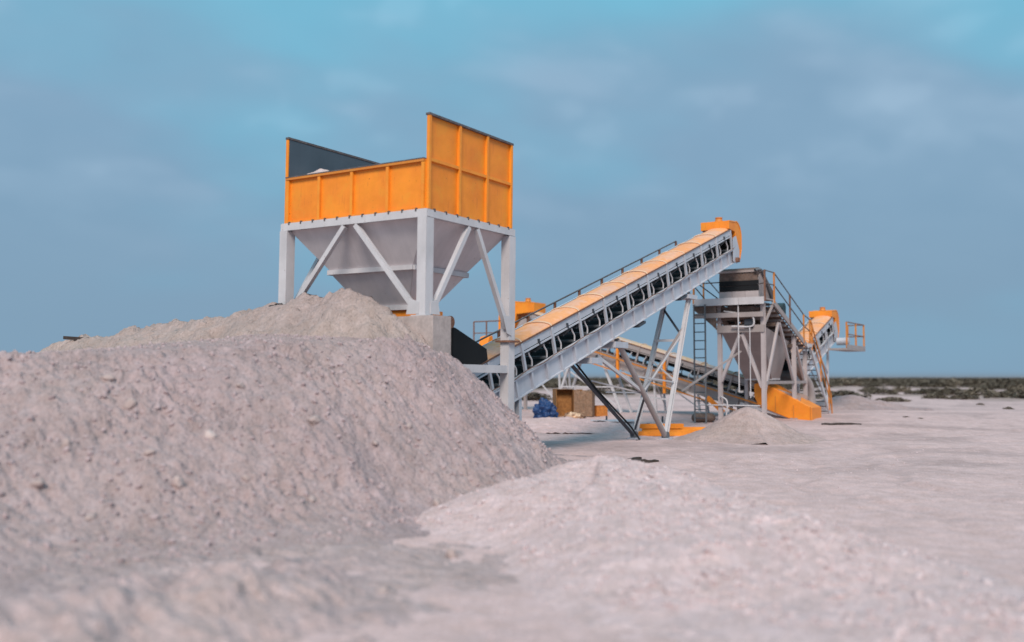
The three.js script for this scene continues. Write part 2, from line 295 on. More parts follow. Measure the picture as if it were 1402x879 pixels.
function heapPatch(name, m, a0, a1, D0, D1, step, fn, tint, floorGap = 0.12, below = null) {
  const nx = Math.ceil((a1 - a0) / step), nz = Math.ceil((D1 - D0) / step), v = [], idx = [], keep = [], id = new Int32Array((nx + 1) * (nz + 1)).fill(-1), Y = new Float32Array((nx + 1) * (nz + 1));
  for (let j = 0; j <= nz; j++) for (let i = 0; i <= nx; i++) { const a = a0 + i * step, D = D0 + j * step, x = wx(a, D), z = wz(a, D); Y[j * (nx + 1) + i] = fn(x, z); }
  const G = (i, j) => { const a = a0 + i * step, D = D0 + j * step; return groundY(wx(a, D), wz(a, D)); };
  const under = below && ((i, j) => { const a = a0 + i * step, D = D0 + j * step; return below(wx(a, D), wz(a, D)); });
  const get = (i, j) => { const k = j * (nx + 1) + i; if (id[k] < 0) { id[k] = v.length / 3; const a = a0 + i * step, D = D0 + j * step; v.push(wx(a, D), Y[k], wz(a, D)); } return id[k]; };
  for (let j = 0; j < nz; j++) for (let i = 0; i < nx; i++) {
    const k = j * (nx + 1) + i, top = Math.max(Y[k], Y[k + 1], Y[k + nx + 1], Y[k + nx + 2]); if (top < (under ? under(i, j) : G(i, j)) - floorGap) continue;
    const p = get(i, j), q = get(i + 1, j), r = get(i, j + 1), s = get(i + 1, j + 1); idx.push(p, q, r, q, s, r);
  }
  return heightMesh(name, v, idx, m, tint);
}
const pileTint = (x, y, z) => { const l = 0.93 + 0.13 * fbm(x * 0.5 + 3, z * 0.5, 4) + 0.09 * fbm(x * 2.6, z * 2.6 + y, 3); return [l, l * (1 - 0.012 * n2(x * 0.4, z * 0.4)), l * (1.0 + 0.015 * n2(x * 0.3, z * 0.3 + 7))]; };
const rampFull = (x, z) => { const h = rampY(x, z); if (h < -0.3) return h; const a = toA(x, z), D = toD(x, z); const flat = inPoly(a, D, plateau) ? 0.30 : 1; return h + lumps(x, z, flat * lerp(0.25, 1, smooth(0.0, 0.45, h))); };
tag(heapPatch('gravel_ramp', M.pile, -13, 2.6, 5.2, 23, 0.036, rampFull, pileTint), 'large bank of pinkish grey sand and gravel filling the left foreground', 'gravel bank');

// heap tipped on top of the ramp, against the hopper
const ridge = [px2(90, 22.5), px2(150, 21.6), px2(238, 20.4), px2(262, 20.0), px2(330, 19.0), px2(400, 17.9), px2(432, 17.2), px2(478, 16.4), px2(505, 16.0), px2(532, 15.7)];
const ridgePy = [468, 460, 438, 443, 428, 411, 404, 402, 408, 427];
const ridgeH = ridge.map(([a, D], i) => 1.7 + (516 - ridgePy[i]) * D / 1327);
function topHeapY(x, z) {
  const a = toA(x, z), D = toD(x, z), [d, t] = segDist(a, D, ridge), H = along(ridgeH, t);
  return H - lerp(0.60, 1.05, smooth(8.0, 8.9, t) * smooth(-2.3, -1.9, a)) * (Math.sqrt(d * d + 0.03) - 0.17) + lumps(x, z, 0.9) + 0.13 * fbm(x * 0.9 + 3, z * 0.9, 3) - 0.06 * Math.abs(n2(x * 1.7, z * 1.7)) + 0.05 * Math.sin(d * 3 + 2 * n2(x, z)) * smooth(0.2, 1, d);
}
tag(heapPatch('sand_heap', M.topHeap, -13, 0.3, 13.3, 26, 0.06, (x, z) => { const h = topHeapY(x, z); return x > -0.12 && z < 0.30 && z > -3.66 ? -9 : h; }, pileTint, 0.06, (x, z) => Math.max(groundY(x, z), rampFull(x, z))), 'long brownish sand heap tipped on top of the bank beneath the hopper', 'sand heap');

// pale heap in the right foreground
const cRidge = [px2(742, 12.0), px2(800, 12.6), px2(835, 12.6), px2(910, 11.6), px2(1000, 10.2), px2(1110, 8.9), px2(1250, 7.9)];
const cH = [0.44, 0.58, 0.62, 0.54, 0.42, 0.30, 0.06];
function paleY(x, z) {
  const a = toA(x, z), D = toD(x, z), [d, t, ox, oy] = segDist(a, D, cRidge), H = along(cH, t), c = d > 1e-6 ? (-oy * 0.86 - ox * 0.5) / d : 0;
  const w = lerp(1.0, 3.4, smooth(-0.6, 0.9, c)) * (a < 0.9 ? lerp(1, 0.45, smooth(1.1, -0.4, a)) : 1);
  return -0.07 + (H + 0.10) * Math.exp(-((d / w) ** 2)) + lumps(x + 31, z, 0.40 * Math.exp(-((d / (w * 1.1)) ** 2)));
}
tag(heapPatch('pale_gravel_heap', M.heap, -2.6, 5.2, 4.4, 15, 0.045, paleY, (x, y, z) => { const l = 0.96 + 0.10 * fbm(x * 0.9, z * 0.9, 4) + 0.08 * fbm(x * 4, z * 4, 2); return [l, l * 0.995, l]; }, 0.1), 'low pale whitish gravel heap in the right foreground', 'gravel heap');

// rough bank at the lower left corner
const lowRidge = [px2(-60, 5.6), px2(150, 6.1), px2(300, 6.9), px2(420, 7.9)];
tag(heapPatch('low_gravel_bank', M.lowBank, -6.5, 1.2, 3.2, 11.5, 0.05, (x, z) => { const a = toA(x, z), D = toD(x, z), [d, t, ox, oy] = segDist(a, D, lowRidge), H = along([0.34, 0.30, 0.28, 0.14], t); const bank = H - (ox > 0 ? 0.42 : 0.22) * (Math.sqrt(d * d + 0.05) - 0.22) + 0.08 * n2(x * 1.1, z * 1.1), edge = lerp(-0.55, -0.15, clamp((D - 6) / 3.5, 0, 1)) + 0.35 * fbm(x * 0.8, z * 0.8, 4), apron = 0.055 * smooth(0.5, -1.2, a - edge) - 0.03 + 0.03 * fbm(x * 2, z * 2, 3); return Math.max(bank, apron) + lumps(x + 60, z, bank > apron ? 0.9 : 0.3); }, pileTint, 0.06), 'low rough gravel bank at the foot of the big bank, lower left', 'gravel bank');

function cone(name, label, cat, X, Z, H, s, m, rough, step = 0.07, stretch = 1) {
  const a0 = toA(X, Z), D0 = toD(X, Z), R = (H / s + 0.6) * Math.max(1, stretch), g0 = groundY(X, Z);
  return tag(heapPatch(name, m, a0 - R, a0 + R, D0 - R, D0 + R, step, (x, z) => { const a = (toA(x, z) - a0) / stretch, D = toD(x, z) - D0, d = Math.hypot(a, D) * (1 + 0.10 * n2(Math.atan2(a, D) * 0.8, 4)); let h = H - s * (Math.sqrt(d * d + 0.04) - 0.2); if (h < 0.22) h = 0.22 - 0.55 * (0.22 - h); return g0 + h + lumps(x, z, rough); }, pileTint, 0.05), label, cat);
}
cone('sand_cone', 'small smooth cone of sand in front of the screening tower', 'sand pile', wx(6.5, 26.9), wz(6.5, 26.9), 0.86, 0.58, M.coneSand, 0.25, 0.05);
cone('earth_mound', 'low brown earth mound right of the steel stairs', 'earth mound', wx(15.0, 43), wz(15.0, 43), 0.62, 0.42, M.pile, 0.8, 0.12, 1.5);
cone('earth_mound', 'low sand mound just left of the pile of metal sheets', 'earth mound', wx(1.3, 31.5), wz(1.3, 31.5), 0.26, 0.25, M.ground, 0.7, 0.1, 1.6);

const surfaceY = (x, z) => { const a = toA(x, z); let h = groundY(x, z); h = Math.max(h, rampFull(x, z), paleY(x, z)); return h; };

// ---------------------------------------------------------------- feed hopper
{
  const W = 2.54, L = 3.27, T = 6.10, Mi = 5.33, B = 4.49, BB = 4.36;
  const t = thing('feed_hopper', 'tall orange and white steel feed hopper on four columns above the gravel bank', 'hopper', [0, 0, 0]);
  // a slight lean, as it stands in the photograph
  const q = new THREE.Quaternion().setFromAxisAngle(V(FX, 0, FZ), 0.010); const piv = V(1.27, 2.2, -1.6); t.quaternion.copy(q); t.position.copy(piv.clone().sub(piv.clone().applyQuaternion(q)));
  const th = 0.012;
  // low loading side (x = 0): four panels; its opposite the same
  const zc = [0.02, 0.26, 0.50, 0.75, 0.985].map((k) => -L + k * L);
  for (const [x, s] of [[0, -1], [W, 1]]) {
    for (let i = 0; i < 4; i++) mesh('panel', bx(x, x + s * -th, B, Mi, -L + L * [0, 0.26, 0.50, 0.75][i] + 0.003, -L + L * [0.26, 0.50, 0.75, 1][i] - 0.003), M.orange, t);
    for (let i = 0; i < 5; i++) mesh('panel_rib', bx(x, x + s * 0.05, B + 0.004, Mi - 0.05, zc[i] - 0.03, zc[i] + 0.03), M.orangeRib, t);
    mesh('top_rail', bx(x - s * 0.03, x + s * 0.06, Mi - 0.045, Mi - 0.004, -L + 0.02, -0.02), M.orangeRail, t); mesh('worn_lip', bx(x - s * 0.034, x + s * 0.064, Mi - 0.002, Mi + 0.016, -L + 0.02, -0.02), M.rail, t);
    mesh('bottom_rail', bx(x, x + s * 0.045, B - 0.0, B + 0.035, -L, 0), M.orange, t);
  }
  // tall ends (z = 0 and z = -L): three columns of panels in two rows
  for (const [z, s] of [[0, 1], [-L, -1]]) {
    const xs = [0, W * 0.345, W * 0.675, W];
    for (let r = 0; r < 2; r++) for (let i = 0; i < 3; i++) mesh('panel', bx(xs[i] + 0.003, xs[i + 1] - 0.003, r ? Mi + 0.003 : B, r ? T : Mi - 0.003, z, z - s * th), M.orange, t);
    for (let i = 0; i < 4; i++) mesh('panel_rib', bx(clamp(xs[i] - 0.028, 0, W - 0.056), clamp(xs[i] + 0.028, 0.056, W), B + 0.004, T - 0.03, z, z + s * 0.05), M.orangeRib, t);
    for (let i = 0; i < 3; i++) mesh('middle_rail', bx(xs[i] + 0.03, xs[i + 1] - 0.03, Mi - 0.03, Mi + 0.025, z, z + s * 0.042), M.orangeRib, t);
    mesh('top_rail', bx(-0.01, W + 0.01, T - 0.03, T + 0.008, z - s * 0.03, z + s * 0.055), M.rail, t);
    // dark plates on the inner faces
    mesh('inner_plate', bx(0.02, W - 0.02, B + 0.02, T - 0.035, z - s * (th + 0.002), z - s * (th + 0.008)), M.inner, t);
  }
  for (const x of [0.016, W - 0.016]) mesh('inner_plate', bx(x - 0.003, x + 0.003, B + 0.02, Mi - 0.05, -L + 0.03, -0.03), M.inner, t);
  // white ring beam with bolted brackets
  for (const x of [0, W]) mesh('ring_beam', chan(V(x, (B + BB) / 2, -L - 0.05), V(x, (B + BB) / 2, 0.05), 0.12, B - BB - 0.004, 0.014), M.white, t);
  for (const z of [0, -L]) mesh('ring_beam', chan(V(0.062, (B + BB) / 2 - 0.002, z), V(W - 0.062, (B + BB) / 2 - 0.002, z), 0.11, B - BB - 0.008, 0.014), M.white, t);
  mesh('ring_beam_face', [bx(-0.075, -0.062, BB - 0.01, B - 0.012, -L - 0.06, 0.076)], M.white, t); mesh('ring_beam_face', [bx(-0.058, W + 0.06, BB - 0.008, B - 0.014, 0.063, 0.076)], M.white, t);
  const bolt = boxUV(bx(-0.02, 0.02, -0.028, 0.028, -0.016, 0.016));
  for (let i = 0; i < 11; i++) shared('bolt', bolt, M.rail, t, V(-0.06, B - 0.012, -0.16 - i * 0.296));
  for (let i = 0; i < 8; i++) shared('bolt', bolt, M.rail, t, V(0.14 + i * 0.32, B - 0.012, 0.06));
  // upper funnel, flange, lower funnel
  const rect = (hx, hz, y) => [[1.27 - hx, y, -1.635 - hz], [1.27 + hx, y, -1.635 - hz], [1.27 + hx, y, -1.635 + hz], [1.27 - hx, y, -1.635 + hz]];
  const fun = (a, b, name) => { for (let i = 0; i < 4; i++) { const j = (i + 1) % 4; mesh(name, plate(V(...a[i]), V(...a[j]), V(...b[j]), V(...b[i]), 0.01), M.sheet, t); } };
  fun(rect(W / 2 - 0.02, L / 2 - 0.02, BB + 0.06), rect(0.76, 0.96, 3.62), 'funnel_plate');
  const fl = rect(0.80, 1.0, 3.60);
  for (let i = 0; i < 4; i++) { const a = V(...fl[i]), b = V(...fl[(i + 1) % 4]); mesh('flange', beam(a, b, 0.07, 0.085), M.white, t); }
  fun(rect(0.76, 0.96, 3.58), rect(0.34, 0.55, 2.98), 'funnel_plate');
  mesh('outlet_frame', [bx(0.86, 1.68, 2.90, 2.99, -2.28, -1.0)], M.white, t);
  mesh('outlet_box', [bx(0.92, 1.62, 2.52, 2.90, -2.35, -0.86)], M.orange, t);
  const drum = mesh('feeder_drive', new THREE.CylinderGeometry(0.10, 0.10, 0.5, 20).rotateX(Math.PI / 2).translate(1.22, 2.68, -0.66), M.orangeRail, t);
  mesh('drive_cap', new THREE.CylinderGeometry(0.11, 0.11, 0.05, 20).rotateX(Math.PI / 2).translate(1.22, 2.68, -0.39), M.railRust, drum);
  // columns: near on the wall, far left on the bank, right down to the ground
  const col = (x, z, y0) => { const c = mesh('column', [chan(V(x, y0, z), V(x, BB - 0.012, z), 0.19, 0.2, 0.016, V(1, 0, 0)), bx(x - 0.104, x - 0.1015, y0, BB - 0.014, z - 0.09, z + 0.09), bx(x - 0.085, x + 0.085, y0, BB - 0.016, z + 0.092, z + 0.095)], M.white, t); mesh('base_plate', bx(x - 0.16, x + 0.16, y0 - 0.02, y0, z - 0.16, z + 0.16), M.white, c); return c; };
  col(0.02, -0.02, 2.72); col(0.02, -L + 0.02, 2.72); col(W - 0.02, -0.02, 0.02); col(W - 0.02, -L + 0.02, 0.02);
  mesh('column_clamp', [bx(W - 0.18, W + 0.14, 2.36, 2.395, -0.19, 0.15)], M.railRust, t);
  // braces, an upturned V in each face
  const br = (p, q) => mesh('brace', [beam(p, q, 0.085, 0.085)], M.white, t);
  const y0 = 2.78, yr = 2.62;
  br(V(-0.03, BB - 0.03, -1.52), V(-0.03, y0, -0.13)); br(V(-0.03, BB - 0.03, -1.78), V(-0.03, y0, -L + 0.13));
  for (const z of [0.03, -L - 0.03]) { br(V(1.16, BB - 0.03, z), V(0.13, y0, z)); br(V(1.40, BB - 0.03, z), V(W - 0.14, yr, z)); }
  const gus = (pts, ax, at) => mesh('gusset_plate', ax === 'x' ? prism(pts, 0, 0.012).rotateY(Math.PI / 2).translate(at, 0, 0) : prism(pts, at, at + 0.012), M.white, t);
  gus([[0.05, y0 - 0.04], [0.30, y0 - 0.04], [0.24, y0 + 0.22], [0.05, y0 + 0.16]], 'z', 0.078); gus([[W - 0.34, yr + 0.22], [W - 0.06, yr + 0.22], [W - 0.06, yr - 0.14], [W - 0.20, yr - 0.10]], 'z', 0.078);
  gus([[0.05, y0 - 0.04], [0.32, y0 - 0.04], [0.25, y0 + 0.22], [0.05, y0 + 0.16]], 'x', -0.092);
  mesh('tie_beam', [bx(0.35, W - 0.12, 1.79, 1.93, -0.08, 0.06)], M.white, t);
  mesh('tie_brace', [beam(V(1.05, 1.80, -0.0), V(2.05, 0.95, -0.0), 0.1, 0.1)], M.darkSteel, t);
  mesh('tie_brace', [beam(V(W, 1.86, -0.15), V(W, 1.86, -L + 0.1), 0.1, 0.1)], M.white, t);
}
{ // aggregate in the hopper
  const g = new THREE.PlaneGeometry(2.46, 3.17, 60, 76).rotateX(-Math.PI / 2).translate(1.27, 0, -1.635), p = g.attributes.position;
  for (let i = 0; i < p.count; i++) { const x = p.getX(i), z = p.getZ(i), d = Math.hypot(x - 0.60, z + 2.92); p.setY(i, Math.max(4.46, 5.60 - 0.62 * (Math.sqrt(d * d + 0.01) - 0.1)) + 0.02 * n2(x * 5, z * 5)); }
  g.computeVertexNormals(); tag(mesh('aggregate_load', g, M.paleStone), 'pale heap of aggregate inside the orange hopper box', 'aggregate');
}
{ // concrete retaining wall under the loading side
  const t = thing('retaining_wall', 'pale concrete retaining block carrying the near hopper column', 'wall', [0, 0, 0]);
  mesh('wall_block', [bx(-0.20, 0.28, -0.05, 2.695, -3.7, 0.34)], M.concrete, t);
}
{ // black rubber curtain round the feed point
  const t = thing('rubber_skirt', 'black rubber dust curtain hanging beside the concrete block', 'rubber curtain', [2.4, 0, -0.9]);
  const s = new THREE.Shape([[-0.45, 0.10], [-0.37, 0.67], [-0.32, 0.66], [0.68, 0.30], [0.68, 0.12], [0.42, 0.02], [-0.06, -0.05], [-0.32, -0.02]].map(([x, y]) => new THREE.Vector2(x, y)));
  const g = new THREE.ExtrudeGeometry(s, { depth: 0.5, bevelEnabled: true, bevelSize: 0.03, bevelThickness: 0.03, steps: 6 }).translate(0, 1.93, -0.5);
  const p = g.attributes.position; for (let i = 0; i < p.count; i++) p.setZ(i, p.getZ(i) + 0.03 * n2(p.getX(i) * 2, p.getY(i) * 2)); g.computeVertexNormals();
  mesh('curtain', g, M.rubber, t); mesh('hanger_frame', [bx(-0.3, -0.26, 0, 1.9, -0.4, -0.36), bx(0.5, 0.54, 0, 1.98, -0.4, -0.36)], M.darkSteel, t);
}

// ---------------------------------------------------------------- belt conveyors
function conveyor(o) {
  const t = thing(o.name || 'belt_conveyor', o.label, 'conveyor', [o.x, 0, o.z], o.turn, o.group), al = o.slope, hw = 0.42, near = o.near; // near: which local z side faces the photograph
  const Mx = new THREE.Matrix4().makeTranslation(0, o.y0, 0).multiply(new THREE.Matrix4().makeRotationZ(al));
  const S = (g) => g.applyMatrix4(Mx), P = (s, n, w) => V(s, n, w).applyMatrix4(Mx), Ls = o.len, bay = o.bay || 1.32, nb = Math.round(Ls / bay), b = Ls / nb;
  for (const k of [1, -1]) {
    const w = k * hw, e = k * 0.035;
    const st = mesh('stringer', [S(bx(o.s0 ?? 0, Ls + 0.05, -1.08, -0.68, w - 0.006, w + 0.006)), S(bx(o.s0 ?? 0, Ls + 0.05, -0.69, -0.655, w - 0.02 * k, w + 0.085 * k)), S(bx(o.s0 ?? 0, Ls + 0.05, -1.10, -1.08, w - 0.02 * k, w + 0.07 * k))], o.frame || M.steelBlue, t);
    for (let s = (o.s0 ?? 0) + 0.2; s < Ls; s += b / 2) mesh('stiffener', S(bx(s - 0.035, s + 0.035, -1.078, -0.692, w + 0.006 * k, w + 0.062 * k)), o.frame || M.steelBlue, st);
    for (let i = 0; i <= nb; i++) mesh('post', [S(bx(i * b - 0.035, i * b + 0.035, -0.655, -0.03, w - 0.004, w + 0.055 * k))], o.frame || M.steelBlue, t);
    for (let i = 0; i < nb; i++) {
      const sp = mesh('skirt_plate', S(bx(i * b + 0.01, (i + 1) * b - 0.01, -0.20, -0.004, w - 0.02 * k, w + 0.02 * k)), o.frame || M.steelBlue, t);
      mesh('skirt_lip', S(bx(i * b + 0.06, (i + 1) * b - 0.06, -0.255, -0.222, w - 0.01 * k, w + 0.045 * k)), o.frame || M.steelBlue, sp);
      mesh('clamp', S(bx(i * b + b * 0.52, i * b + b * 0.55, -0.25, -0.12, w + 0.02 * k, w + 0.06 * k)), M.darkSteel, sp);
    }
  }
  // belt, upper run as a trough and lower run flat
  const bl = []; const tr = [[-0.40, -0.22], [-0.16, -0.40], [0.16, -0.40], [0.40, -0.22]];
  for (let i = 0; i < 3; i++) bl.push(plate(P(0.1, tr[i][1], tr[i][0]), P(Ls + 0.2, tr[i][1], tr[i][0]), P(Ls + 0.2, tr[i + 1][1], tr[i + 1][0]), P(0.1, tr[i + 1][1], tr[i + 1][0]), 0.015));
  bl.push(plate(P(0.1, -0.88, -0.34), P(Ls + 0.2, -0.88, -0.34), P(Ls + 0.2, -0.88, 0.34), P(0.1, -0.88, 0.34), 0.015));
  mesh('belt', bl, M.belt, t);
  mesh('drip_tray', [plate(P(0.1, -0.70, -0.40), P(Ls, -0.70, -0.40), P(Ls, -0.70, 0.40), P(0.1, -0.70, 0.40), 0.006)], M.rubber, t);
  const ni = Math.round(Ls / (b / 2));
  for (let i = 0; i < ni; i++) {
    const s = (i + 0.5) * b / 2, id = mesh('idler', [rod(P(s, -0.46, -0.15), P(s, -0.46, 0.15), 0.045), rod(P(s, -0.44, 0.17), P(s, -0.28, 0.38), 0.045), rod(P(s, -0.44, -0.17), P(s, -0.28, -0.38), 0.045), S(bx(s - 0.03, s + 0.03, -0.645, -0.60, -0.40, 0.40))], M.roller, t);
    for (const k of [1, -1]) mesh('bracket', tube([P(s + 0.02, -0.63, k * 0.40), P(s + 0.03, -0.50, k * 0.415), P(s - 0.02, -0.38, k * 0.405), P(s - 0.05, -0.30, k * 0.41)], 0.022, 8, 6), M.white, id);
  }
  for (let i = 0; i < nb; i += 2) mesh('return_roller', [rod(P((i + 0.7) * b, -0.95, -0.38), P((i + 0.7) * b, -0.95, 0.38), 0.045)], M.roller, t);
  for (const s of o.hangers || []) mesh('return_bracket', [S(bx(s - 0.22, s + 0.22, -1.20, -1.135, -0.44, 0.50)), S(bx(s - 0.02, s + 0.02, -1.14, -1.09, 0.40, 0.44))], M.darkSteel, t);
  // arched covers with a strap at each joint
  for (let i = o.coverFrom ?? 0; i < nb; i++) {
    const s0 = i * b + 0.008, s1 = (i + 1) * b - 0.008, g = [], m = 10, R = 0.36;
    const arc = (j, ex = 0) => { const a = Math.PI * (j / m); return [near * 0.085 - Math.cos(a) * (R + ex), 0.0 + Math.sin(a) * (0.095 + ex)]; };
    const jit = 0.012 * n2(i * 3.1, o.x);
    const pos = []; for (let j = 0; j < m; j++) { const [w0, h0] = arc(j, jit), [w1, h1] = arc(j + 1, jit); const A = P(s0, h0, w0), B = P(s0, h1, w1), C = P(s1, h1, w1), D = P(s1, h0, w0); for (const q of [A, B, C, A, C, D]) pos.push(q.x, q.y, q.z); }
    const gg = new THREE.BufferGeometry(); gg.setAttribute('position', new THREE.Float32BufferAttribute(pos, 3)); const mv = mergeVertices(gg); mv.computeVertexNormals();
    const cp = mesh('cover_panel', mv, o.cover || [M.cover, M.coverB, M.coverC][Math.floor(hash(i, Math.round(o.x), 5) * 3)], t);
    if (i > 0) { const pts = []; for (let j = 0; j <= m; j++) { const [w0, h0] = arc(j, 0.012); pts.push(P(s0, h0 + 0.004, w0)); } mesh('strap', tube(pts, 0.022, 20, 6), M.strap, cp); }
    mesh('cover_edge', [S(bx(s0, s1, -0.02, 0.012, near * 0.447, near * 0.467))], M.railRust, cp);
  }
  // head hood
  {
    const h = P(Ls - 0.15, 0, 0), x0 = h.x, y0 = h.y, hk = o.hood || 1, prof = [[0, 0.06], [0, 0.30], [0.55, 0.34]]; for (let i = 0; i <= 10; i++) { const a = Math.PI / 2 - i * Math.PI / 2 / 10; prof.push([0.62 + 0.48 * Math.cos(a), -0.12 + 0.48 * Math.sin(a)]); }
    prof.push([1.10, -0.50], [0.94, -0.86], [0.72, -0.86], [0.55, 0.02]); for (const q of prof) { q[0] *= hk; q[1] *= hk; }
    const hd = mesh('head_hood', new THREE.ExtrudeGeometry(new THREE.Shape(prof.map(([x, y]) => new THREE.Vector2(x + x0, y + y0))), { depth: 0.94, bevelEnabled: true, bevelSize: 0.012, bevelThickness: 0.012, bevelSegments: 2 }).translate(0, 0, -0.47), M.orange, t);
    mesh('hood_cap', [new THREE.CylinderGeometry(0.10, 0.14, 0.12, 14).translate(x0 + 0.36 * hk, y0 + 0.40 * hk - 0.02 * (hk - 1), 0), new THREE.CylinderGeometry(0.12, 0.12, 0.03, 14).translate(x0 + 0.36 * hk, y0 + 0.40 * hk + 0.075 - 0.02 * (hk - 1), 0)], M.orangeRail, hd);
    const rim = []; for (let i = 0; i < prof.length - 1; i++) if (i > 0 && i < prof.length - 3) rim.push(beam(V(prof[i][0] + x0, prof[i][1] + y0, near * 0.485), V(prof[i + 1][0] + x0, prof[i + 1][1] + y0, near * 0.485), 0.02, 0.035));
    mesh('hood_rim', rim, M.orangeRib, hd);
    for (const k of [1, -1]) mesh('head_plate', [prism([[x0 + 0.28, y0 - 0.98], [x0 + 0.28, y0 - 0.22], [x0 + 0.55, y0 - 0.12], [x0 + 0.85, y0 - 0.55], [x0 + 0.85, y0 - 0.92], [x0 + 0.6, y0 - 1.02]], k * 0.50 - 0.006, k * 0.50 + 0.006)], o.frame || M.steelBlue, t);
    mesh('head_pulley', new THREE.CylinderGeometry(0.2, 0.2, 0.8, 20).rotateX(Math.PI / 2).translate(x0 + 0.55, y0 - 0.42, 0), M.belt, t);
    mesh('bearing', [bx(x0 + 0.46, x0 + 0.64, y0 - 0.98, y0 - 0.84, near * 0.51, near * 0.60)], M.railRust, t);
  }
  { const pts = []; for (let i = 0; i <= nb * 2; i++) pts.push(P(i * b / 2, -0.60 - (i % 2 ? 0.05 : 0) + 0.012 * n2(i * 1.7, o.x), near * 0.52)); mesh('pull_cord', tube(pts, 0.009, nb * 8, 5), M.railRust, t); }
  // tail pulley
  mesh('tail_pulley', rod(P(0.12, -0.65, -0.38), P(0.12, -0.65, 0.38), 0.22, 18), M.roller, t);
  // walkway handrail on the far side
  if (o.rail) {
    const w = -near * 0.95, [r0, r1, step] = o.rail, ps = [];
    mesh('walkway', [S(bx(r0 - 0.2, r1 + 0.2, -1.02, -0.98, -near * 0.50, -near * 1.0))], M.roller, t);
    const n = Math.round((r1 - r0) / step);
    for (let i = 0; i <= n; i++) { const s = lerp(r0, r1, i / n), a = P(s, -0.98, w); mesh('rail_post', [beam(a, V(a.x, a.y + 0.96, a.z), 0.055, 0.055)], M.railRust, t); }
    const up = (s, h) => { const a = P(s, -0.98, w); return V(a.x, a.y + h, a.z); };
    mesh('handrail', [rod(up(r0, 0.97), up(r1, 0.97), 0.022), rod(up(r1, 0.97), up(r1, 0.02), 0.02)], M.rail, t); mesh('middle_rail', [rod(up(r0, 0.55), up(r1, 0.55), 0.016)], M.rail, t);
  }
  t.userData.P = undefined; delete t.userData.P;
  return { t, P, S };
}
const AL = Math.atan(0.322), cs = Math.cos(AL), sn = Math.sin(AL);
{ // 1: from the hopper up to the screen
  const { t } = conveyor({ label: 'long covered belt conveyor rising from the hopper to the screening tower', x: 1.0, z: -1.6, y0: 1.22, turn: 0, slope: AL, len: 17.05, near: 1, bay: 1.32, rail: [3.6, 15.6, 1.33], hangers: [9.7, 12.6] });
  const W = (x, y, z) => V(x - 1.0, y, z + 1.6); // from world to the conveyor's own place
  const g0 = groundY(12.2, -1.2);
  for (const z of [-1.22, -2.0]) {
    const fx = z > -1.5 ? 12.25 : 11.9;
    mesh('trestle_leg', [chan(W(fx, g0 + 0.05, z), W(14.05, z > -1.5 ? 4.16 : 3.96, z), 0.10, 0.14, 0.014, V(1, 0, 0))], M.white, t);
    mesh('trestle_strut', [rod(W(fx - 0.05, g0 + 0.12, z), W(z > -1.5 ? 9.35 : 8.1, z > -1.5 ? 2.62 : 2.16, z), z > -1.5 ? 0.075 : 0.05, 12)], z > -1.5 ? M.dusty : M.darkSteel, t);
    const ft = mesh('foot', [bx(fx - 1.0 - 0.16, fx - 1.0 + 0.16, g0 - 0.02, g0 + 0.05, z + 1.6 - 0.14, z + 1.6 + 0.14)], M.steelBlue, t);
    mesh('foot_hinge', [new THREE.CylinderGeometry(0.10, 0.10, 0.16, 14).rotateX(Math.PI / 2).translate(fx - 1.0, g0 + 0.12, z + 1.6)], M.roller, ft);
  }
  mesh('cross_bar', [beam(W(13.42, 2.75, -1.22), W(13.30, 2.75, -2.0), 0.06, 0.07)], M.white, t);
  mesh('cross_bar', [beam(W(12.72, 1.05, -1.22), W(12.45, 1.15, -2.0), 0.05, 0.05)], M.white, t);
  mesh('cross_brace', [beam(W(13.45, 2.85, -1.20), W(13.9, 3.72, -2.0), 0.045, 0.05)], M.darkSteel, t);
  mesh('cross_brace', [beam(W(13.55, 3.1, -1.24), W(12.35, 1.2, -1.98), 0.05, 0.06)], M.dusty, t);
  mesh('cross_brace', [beam(W(12.75, 1.05, -1.98), W(12.3, 0.2, -1.24), 0.04, 0.04)], M.white, t);
  for (const [p, q] of [[[12.9, 1.6, -1.22], [13.0, 2.2, -2.0]], [[13.5, 2.9, -1.26], [11.0, 1.3, -1.28]], [[10.4, 1.72, -1.22], [12.9, 1.55, -1.22]], [[10.2, 1.3, -1.98], [12.5, 1.25, -1.98]], [[9.4, 1.6, -1.98], [11.0, 1.25, -1.25]]]) mesh('thin_brace', [beam(W(...p), W(...q), 0.035, 0.04)], M.white, t);
  mesh('side_brace', [beam(W(8.35, 2.2, -1.26), W(11.1, 1.22, -1.24), 0.07, 0.08)], M.white, t);
  mesh('side_brace', [beam(W(11.0, 1.2, -1.24), W(11.95, 0.25, -2.0), 0.045, 0.05)], M.darkSteel, t);
  mesh('saddle', [bx(9.05 - 1, 9.75 - 1, 2.43, 2.58, -0.5, 0.5)], M.steelBlue, t); mesh('saddle', [bx(13.7 - 1, 14.35 - 1, 3.98, 4.10, -0.5, 0.5)], M.steelBlue, t);
  mesh('saddle', [bx(7.8 - 1, 8.35 - 1, 2.02, 2.16, -0.5, 0.5)], M.steelBlue, t);
  for (const z of [-1.2, -2.0]) { const g = groundY(4.7, z); mesh('tail_leg', [beam(W(4.72, g, z), W(4.72, 1.35, z), 0.11, 0.11)], M.steelBlue, t); mesh('tail_leg', [beam(W(1.6, 0.3, z), W(1.6, 0.02, z), 0.1, 0.1)], M.steelBlue, t); }
}
